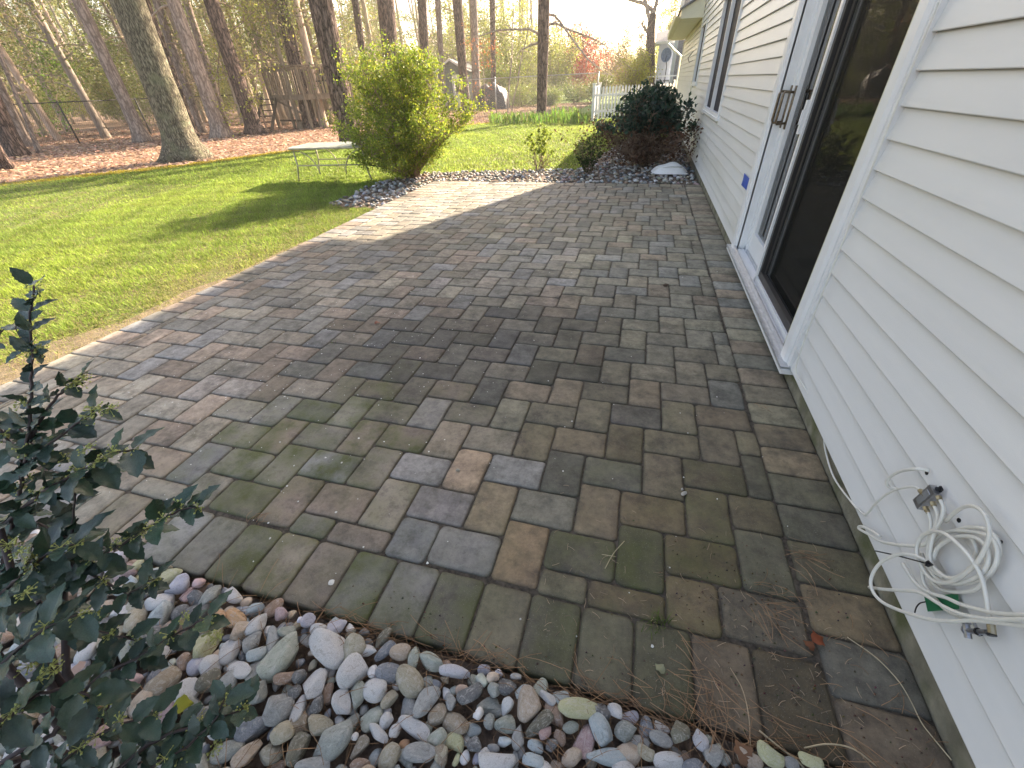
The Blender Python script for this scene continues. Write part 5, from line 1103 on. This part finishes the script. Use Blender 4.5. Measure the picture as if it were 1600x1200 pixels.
branch([(-30, 640, .86), (0, 672, .85), (25, 705, .85), (45, 745, .86)], [], ls=.044, r0=.0035, step=.02)
branch([(-30, 560, .82), (0, 520, .8), (20, 505, .79), (42, 545, .8)], [], ls=.036, r0=.002, step=.03)
branch([(30, 880, .92), (80, 870, .9), (150, 900, .9), (200, 930, .9), (240, 905, .88)], [(60, 848, .88)], ls=.046, r0=.0045)
branch([(20, 940, .9), (90, 960, .9), (150, 985, .9), (210, 1000, .9)], [(150, 955, .9)], ls=.046, r0=.0045)
branch([(10, 790, .9), (50, 815, .9), (100, 838, .9), (140, 850, .9)], [(5, 842, .88), (25, 850, .88)], ls=.046, r0=.0045)
branch([(-20, 700, .9), (20, 660, .88), (60, 700, .86), (100, 715, .85)], ls=.04, r0=.003, step=.022)
mb = MB()
for x, y, d in ((-30, 1010, .98), (100, 905, .95), (60, 940, .95), (-40, 980, .8), (-10, 1200, .8), (0, 826, .86), (30, 880, .92)):
    p = at(x, y, d)-HB; mb.tube([np.array([random.uniform(-.03, .03), random.uniform(-.03, .03), -.05]), p*.4+np.array([0, 0, p[2]*.15]), p], [.009, .008, .006], 7)
mb.obj('lower_stems', M['hollybark'], holly, True); print('holly leaves', nleaf)

# ------------------------------------------------------------------ cables on the siding
def wq(x, y, off=.0): return wallp(1330+x/4, 710+y/4, -.024-off)
def smooth(P, k=6):
    P = [np.array(p) for p in P]; P = [2*P[0]-P[1]]+P+[2*P[-1]-P[-2]]; out = []
    for i in range(1, len(P)-2):
        for j in range(k):
            t = j/k; out.append(.5*((2*P[i])+(-P[i-1]+P[i+1])*t+(2*P[i-1]-5*P[i]+4*P[i+1]-P[i+2])*t*t+(-P[i-1]+3*P[i]-3*P[i+1]+P[i+2])*t**3))
    out.append(P[-2]); return out
coil = thing('coax_cable', wq(700, 640), 'tangled coil of white coaxial cable hanging on the siding', 'cable'); CB = np.array(coil.location)
def cable(name, pts, offs, parent=coil, base=None, r=.0043, m='cable'):
    base = CB if base is None else base; n = len(pts); P = [wq(x, y, offs[min(i, len(offs)-1)] if hasattr(offs, '__len__') else offs)-base for i, (x, y) in enumerate(pts)]
    mb = MB(); mb.tube(smooth(P), r, 8); return mb.obj(name, M[m], parent, True)
lead = thing('lead_in_cable', wallp(1280, 690, -.02), 'white cable coming out behind the door trim and looping up to the splitter', 'cable'); LBs = np.array(lead.location)
P = [wallp(1466, 4, -.045), wallp(1400, 168, -.045), wallp(1330, 345, -.045), wallp(1270, 497, -.045), wallp(1245, 568, -.045), wallp(1246, 588, -.035), wallp(1256, 603, -.02), wallp(1270, 630, -.008), wallp(1286, 664, -.008), wallp(1289, 700, -.01), wallp(1303, 746, -.015), wallp(1334, 789, -.02)]
P += [wq(x, y, o) for x, y, o in ((45, 345, .0), (85, 378, .0), (100, 372, .005), (150, 310, .012), (220, 250, .015), (300, 215, .018), (380, 203, .018), (420, 215, .018), (440, 240, .016))]
mb = MB(); mb.tube(smooth([p-LBs for p in P]), .0032, 8); mb.obj('jacket', M['cable'], lead, True)
cable('upper_loop', [(487, 103), (440, 92), (400, 92), (330, 100), (270, 122), (230, 155), (222, 185), (245, 208), (285, 216)], [.0, .012, .02, .02, .02, .02, .016, .006, -.004])
cable('strand', [(482, 365), (496, 410), (498, 470), (480, 540), (440, 570), (380, 572), (290, 565), (190, 545), (110, 500), (50, 465), (60, 450), (110, 468), (180, 512)], .016)
cable('strand', [(520, 325), (540, 380), (530, 440), (505, 500), (485, 570), (478, 640), (505, 720), (570, 765)], .02)
cable('strand', [(557, 285), (576, 340), (560, 410), (520, 490), (500, 560), (492, 640), (520, 710), (600, 770), (680, 760), (760, 700)], .026)
cable('coil_turn', [(495, 700), (488, 620), (515, 545), (570, 497), (650, 478), (760, 485), (860, 510), (905, 570), (912, 650), (880, 725), (800, 785), (700, 808), (600, 800), (520, 750)], .010)
cable('coil_turn', [(510, 660), (540, 585), (610, 535), (690, 512), (770, 520), (835, 565), (858, 640), (840, 710), (790, 760), (700, 800), (610, 805), (530, 770), (480, 700)], .018)
cable('coil_turn', [(470, 720), (500, 640), (560, 560), (640, 520), (740, 525), (780, 590), (760, 660)], .006)
cable('coil_turn', [(650, 475), (740, 455), (840, 468), (905, 520), (925, 600), (900, 700), (850, 760), (760, 800)], .004)
cable('coil_turn', [(440, 620), (480, 740), (540, 830), (640, 860), (760, 850), (820, 800), (850, 700), (835, 600)], .008)
cable('big_loop', [(590, 420), (640, 370), (690, 335), (745, 322), (800, 340), (842, 390), (862, 460), (858, 530), (830, 600), (790, 670), (730, 730), (650, 785), (570, 803), (500, 780), (450, 720), (415, 640), (412, 570), (440, 515), (490, 485), (545, 482), (600, 505), (660, 555), (720, 615), (775, 690), (815, 770), (838, 860), (855, 960), (872, 1060)], [.014, .02, .026, .03, .034, .036, .036, .034, .032, .03, .028, .026, .024, .024, .024, .024, .024, .026, .03, .034, .036, .036, .034, .03, .026, .022, .02, .014])
cable('loose_loop', [(485, 675), (420, 642), (350, 625), (270, 632), (190, 672), (140, 735), (122, 800), (140, 865), (190, 920), (270, 962), (370, 998), (480, 1030), (600, 1043), (740, 1038), (880, 1048), (1020, 1066), (1180, 1085)], [.02, .028, .034, .04, .044, .046, .048, .048, .046, .042, .038, .034, .03, .028, .026, .026, .026])
cable('lower_run', [(112, 830), (190, 842), (300, 850), (400, 856), (470, 885), (560, 940), (650, 985), (740, 1012), (860, 1030), (980, 1033), (1180, 1030)], .03)
cable('lower_run', [(322, 682), (370, 760), (420, 820), (500, 868), (590, 895), (680, 935), (780, 965), (900, 992), (1040, 1003), (1180, 1005)], .022)
cable('lower_run', [(440, 700), (450, 790), (490, 860), (560, 940), (620, 990), (700, 1020), (800, 1040), (900, 1042)], .012)
sp = thing('cable_splitter', wq(505, 275), 'small grey metal cable splitter screwed to the siding above the coil', 'splitter'); SB = np.array(sp.location)
u = wq(560, 220)-wq(445, 320); ul = np.linalg.norm(u); u /= ul; nn = np.array([-1., 0, 0]); vv = np.cross(u, nn); Rm = np.array([u, vv, nn]).T
mb = MB(); mb.box(nn*.011, (ul*.95, .028, .016), Rm); mb.obj('case', M['metal'], sp)
mb = MB(); mb.box(nn*.0195, (ul*.62, .017, .0012), Rm); mb.obj('label_plate', M['alu'], sp)
mb = MB(); mb.box(u*ul*.5+nn*.004, (.018, .012, .004), Rm); mb.tube([u*ul*.53+nn*.004, u*ul*.53+nn*.012], .005, 8); mb.obj('screw', M['black'], sp)
for (xa, ya, xb, yb, o) in ((430, 225, 460, 262, .016), (462, 330, 484, 372, .016), (508, 298, 524, 340, .02), (545, 262, 560, 300, .024)):
    a, b = wq(xa, ya, o)-SB, wq(xb, yb, o)-SB; mb = MB(); mb.tube([a, a+(b-a)*.55], .0062, 6); mb.tube([a+(b-a)*.5, b], .0045, 8); mb.obj('connector', M['brass'], sp)
gb = thing('ground_block', wq(745, 1100), 'dark cable ground block with threaded barrels below the green tag', 'connector'); GB = np.array(gb.location)
for nm, a, b, r_, mm_ in (('barrel', (715, 1045), (732, 1150), .0065, 'metal'), ('cross_bar', (705, 1100), (850, 1112), .0055, 'metal'), ('bracket', (765, 1050), (800, 1135), .003, 'metal'), ('barrel', (872, 1060), (880, 1120), .0068, 'brass'), ('end_cap', (876, 1118), (882, 1136), .0074, 'black'), ('nut', (700, 1052), (740, 1056), .004, 'metal'), ('nut', (716, 1100), (724, 1100), .0095, 'metal'), ('screw', (790, 1108), (800, 1110), .008, 'black')):
    mb = MB(); mb.tube([wq(*a, .016)-GB, wq(*b, .016)-GB], r_, 8); mb.obj(nm, M[mm_], gb)
tg = thing('green_tag', wq(560, 930), 'green plastic tag hanging under the coiled cable', 'tag'); TB = np.array(tg.location)
q = [wq(456, 890, .006), wq(665, 868, .004), (wq(672, 965, .008)), wq(478, 982, .012)]; mb = MB(); mb.add([p-TB for p in q]+[p-TB+np.array([.0012, 0, 0]) for p in q], [(0, 1, 2, 3), (7, 6, 5, 4), (0, 4, 5, 1), (1, 5, 6, 2), (2, 6, 7, 3), (3, 7, 4, 0)]); mb.obj('card', M['green'], tg)
mb = MB(); mb.tube(smooth([wq(462, 922, .01)-TB, wq(430, 930, .012)-TB, wq(408, 955, .01)-TB, wq(397, 988, .004)-TB]), .0016, 6); mb.obj('wire', M['dark'], tg)
zt = thing('cable_tie', wq(480, 680), 'black plastic cable tie with a long tail holding the white coil', 'cable tie'); ZB = np.array(zt.location)
mb = MB(); mb.tube(smooth([wq(150, 603, .03)-ZB, wq(300, 636, .036)-ZB, wq(480, 684, .034)-ZB]), .0018, 5); mb.obj('tail', M['black'], zt); mb = MB(); mb.box(wq(480, 683, .036)-ZB, (.006, .009, .008)); mb.tube([wq(480, 665, .036)-ZB, wq(510, 690, .034)-ZB, wq(480, 700, .03)-ZB, wq(460, 690, .034)-ZB], .002, 5); mb.obj('head', M['black'], zt)
for k, (x, y, lb) in enumerate(((485, 118, 'tiny black hole with nail where the upper cable loop enters the siding'), (688, 415, 'small dark nail head in the siding just above the coil'), (925, 545, 'black cable clip nailed at the right side of the coil'))):
    o = thing('wall_nail', wallp(1330+x/4, 710+y/4, -.013), lb, 'nail'); mb = MB(); mb.tube([(.012, 0, 0), (-.004, 0, 0)], .004, 8); mb.obj('shank', M['black'], o); mb = MB(); mb.tube([(-.004, 0, 0), (-.0055, 0, 0)], .0058, 8); mb.obj('head', M['black'], o)
bt_ = thing('blue_tape_patch', wallp(1168, 288, -.02), 'crumpled bright blue plastic patch taped on the siding left of the door', 'tape'); BB = np.array(bt_.location)
Q = [(1163, 270), (1167, 275), (1172, 280), (1161, 280), (1165, 285), (1170, 290), (1158, 289), (1163, 294), (1168, 300)]; mb = MB()
mb.add([wallp(x, y, -.025-(.003 if i == 4 else .001*(i % 2)))-BB for i, (x, y) in enumerate(Q)], [(0, 1, 4, 3), (1, 2, 5, 4), (3, 4, 7, 6), (4, 5, 8, 7)]); mb.obj('patch', M['blue'], bt_)
Q = [wallp(x, y, -.024) for x, y in ((1166, 296), (1173, 300), (1171, 304), (1165, 301))]; mb = MB(); mb.add([p-BB for p in Q], [(0, 1, 2, 3)]); mb.obj('white_corner', M['white'], bt_)

# ------------------------------------------------------------------ litter on the pavers
mb = MB()
for i in range(620):
    if i < 430: x, y = random.gauss(-2.6, .75), random.gauss(1.7, .75)
    else: x, y = random.uniform(-4, -.1), random.uniform(.45, 4.5)
    if not (-4.1 < x < -.05 and .45 < y < 6.9): continue
    r = random.choice([.0018, .0025, .003, .0045])*random.uniform(.7, 1.3); a0 = random.uniform(0, 6); k = 6
    mb.add([(x, y, .0042)]+[(x+r*math.cos(a0+j)*random.uniform(.6, 1.1), y+r*math.sin(a0+j)*random.uniform(.6, 1.1), .0028) for j in range(k)], [(0, 1+j, 1+(j+1) % k) for j in range(k)])
link('fallen_petals', mb.mesh('fallen_petals', M['petal']), kind='stuff')
mb = MB()
def needle(x, y, a, l, z=.004, c=(.30, .17, .09), lift=.01, r=.0007):
    k = random.uniform(-.5, .5); P = [np.array([x, y, z])+np.array([math.cos(a+k*u)*l*u, math.sin(a+k*u)*l*u, lift*math.sin(u*3.1)*random.uniform(.5, 1)]) for u in (0, .35, .7, 1)]; f = random.uniform(.6, 1.5); mb.tube(P, r, 3, tuple(q*f for q in c))
for cx, cy, n, s, l, ad in ((1060, 985, 5, .02, .10, -.8), (1075, 1060, 26, .05, .12, -.75), (1130, 1110, 26, .05, .13, -1.2), (1185, 925, 10, .03, .07, 0), (1200, 950, 22, .03, .10, -.6), (1240, 870, 14, .03, .11, -.4), (1300, 980, 8, .04, .05, 1), (400, 815, 12, .012, .045, 1.2), (952, 868, 0, 0, 0, 0), (1185, 635, 6, .01, .05, -.5), (1000, 1100, 18, .06, .10, -.5), (1350, 1000, 6, .05, .06, 0), (930, 1090, 14, .05, .09, -.4), (1250, 1160, 26, .09, .12, -.3), (1400, 1140, 12, .06, .08, .2)):
    g = gnd(cx, cy)
    for i in range(n): needle(g[0]+random.gauss(0, s), g[1]+random.gauss(0, s), ad+random.gauss(0, .45), l*random.uniform(.5, 1.1))
for i in range(520): needle(random.uniform(-2.0, -.1), random.uniform(.0, .44), random.uniform(0, 6.3), random.uniform(.05, .12), z=random.uniform(.0, .022), lift=.012)
for i in range(200): needle(random.uniform(-1.6, -.05), .425+random.gauss(0, .015), random.gauss(0, .35)+random.choice([0, 3.14]), random.uniform(.05, .12), z=random.uniform(-.01, .012))
for i in range(260): needle(random.uniform(-1.0, -.05), random.gauss(.62, .2), random.uniform(0, 6.3), random.uniform(.008, .03), z=.0035, lift=.001, c=(.34, .25, .17))
link('pine_needles', mb.mesh('pine_needles', M['needle']), kind='stuff')
mb = MB()
for i in range(420):                                        # crumbs of soil and bark near the house corner
    x, y = random.gauss(-.36, .16), random.gauss(.72, .16)
    if i > 300: x, y = random.uniform(-1.6, -.02), random.uniform(.44, .55)
    if x > -.005 or y < .44: continue
    r = random.uniform(.001, .004); mb.add([(x-r, y-r*.6, .0015), (x+r, y-r*.4, .0015), (x+r*.2, y+r, .0015), (x, y, .0015+r*1.1)], [(0, 1, 3), (1, 2, 3), (2, 0, 3)], tuple(q*random.uniform(.5, 1.5) for q in (.12, .08, .05)))
link('soil_crumbs', mb.mesh('soil_crumbs', M['needle']), kind='stuff')
def pebble(px, py, s, label, tone, sq=(1, .7, .5)):
    g = gnd(px, py); o = link('pebble', smesh[int(px) % 16].copy(), None, (g[0], g[1], s*.35), label, 'pebble'); o.scale = (s*sq[0], s*sq[1], s*sq[2]); o.rotation_euler = (0, 0, px); o.color = (*tone, 1); return o
pebble(716, 736, .011, 'small grey-tan pebble lying alone on an orange-brown paver', (.42, .38, .3)); pebble(1069, 772, .014, 'pale jagged chip of stone on the joint between dark pavers', (.62, .58, .5), (1.1, .55, .4)); pebble(1066, 765, .007, 'tiny pale chip touching the larger jagged stone chip', (.6, .57, .5))
g = gnd(518, 911); mb = MB(); mb.add([(0, 0, .0016)]+[(.0105*math.cos(j*.52)*random.uniform(.85, 1.1), .0105*math.sin(j*.52)*random.uniform(.85, 1.1), .0008) for j in range(12)], [(0, 1+j, 1+(j+1) % 12) for j in range(12)]); link('lichen_spot', mb.mesh('lichen_spot', M['petal']), None, (g[0], g[1], .003), 'round whitish lichen spot on a border paver above the river stones', 'lichen')
def dryleaf(px, py, s, label, c, a=0., base=.006, cat='leaf'):
    g = gnd(px, py); mb = MB(); n = 8; V = []
    for i in range(n+1):
        u = i/n; w_ = .42*math.sin(math.pi*u**.8)*(1+.2*math.sin(u*14))
        for v in (-1, 0, 1): V.append((s*(u-.5), s*v*w_, s*(.12*abs(v)*math.sin(u*5+px)+.08*math.sin(u*4))+.002))
    mb.add(V, [(i*3+j, (i+1)*3+j, (i+1)*3+j+1, i*3+j+1) for i in range(n) for j in range(2)], c); o = mb.obj('fallen_leaf', M['dryleaf'], None, True); o.location = (g[0], g[1], base); o.rotation_euler = (.1, .05, a); o['label'] = label; o['category'] = cat
dryleaf(1276, 1000, .045, 'curled rust-red dead leaf on the pavers near the house corner', (.34, .10, .05), .6); dryleaf(1262, 1010, .03, 'small brown dead leaf tucked against the rust-red leaf', (.22, .09, .05), 2.2)
dryleaf(1030, 1046, .03, 'small pale green curled leaf on a dark border paver', (.30, .31, .2), 2.4); dryleaf(1040, 447, .05, 'dark shrivelled leaf on the pavers before the door', (.08, .05, .035), .3); dryleaf(590, 506, .04, 'reddish dead leaf standing on dark pavers left of the middle', (.30, .13, .09), 1.)
dryleaf(142, 1063, .05, 'pinkish grey dry holly leaf lying on the stones under the holly', (.42, .30, .26), -.9, .06); dryleaf(172, 1110, .055, 'brown dry leaf on the stones below the pinkish one', (.30, .18, .12), .4, .05); dryleaf(295, 1108, .045, 'yellow-green fallen leaf between the stones beside the holly', (.32, .33, .05), .5, .03); dryleaf(1155, 1180, .05, 'brown dead leaf propped between stones at the patio edge', (.24, .13, .08), 1.9, .02)
def stalk(pts, label, c, r=.0014, off=.006):
    P = [gnd(x, y)+np.array([0, 0, off+.006*math.sin(i*1.3)]) for i, (x, y) in enumerate(pts)]; t = thing('dry_stalk', P[0], label, 'grass stalk'); mb = MB(); mb.tube(smooth([p-P[0] for p in P]), r, 5, c); mb.obj('stem', M['needle'], t, True)
stalk([(1322, 997), (1365, 1030), (1400, 1065), (1422, 1095), (1440, 1130), (1460, 1160), (1482, 1190)], 'long pale grass stalk arching over the pavers beside the foundation', (.55, .46, .3))
stalk([(1140, 1045), (1158, 1080), (1168, 1120), (1172, 1160), (1174, 1178)], 'bent straw stalk crossing the pine needles near the stones', (.45, .34, .22)); stalk([(1185, 1143), (1215, 1170), (1245, 1192), (1262, 1210)], 'thick pale stem lying from the pavers onto the stones', (.5, .42, .28), .0022)
stalk([(1255, 1170), (1290, 1165), (1330, 1172), (1370, 1198)], 'pale dry stalk curving along the bottom corner of the patio', (.5, .4, .26), .0018)
stalk([(945, 890), (958, 868), (975, 848)], 'small forked dry twig on the joint between olive pavers', (.5, .42, .26), .0015); stalk([(940, 868), (962, 873)], 'short straw lying across the forked dry twig', (.45, .38, .24), .0012)
# ------------------------------------------------------------------ thin haze volume, added to imitate the flare glow over the background
hz = MB(); hz.box((-20, 80, 12), (300, 300, 26.2)); ho = hz.obj('haze', M['white'], None, kind='stuff')
hm = bpy.data.materials.new('haze'); hm.use_nodes = True; t = hm.node_tree; t.nodes.remove(t.nodes['Principled BSDF']); pv = t.nodes.new('ShaderNodeVolumePrincipled'); pv.inputs['Density'].default_value = 0.0016; pv.inputs['Color'].default_value = (.95, .95, .92, 1); pv.inputs['Anisotropy'].default_value = .35
t.links.new(pv.outputs[0], t.nodes['Material Output'].inputs['Volume']); ho.data.materials.clear(); ho.data.materials.append(hm)
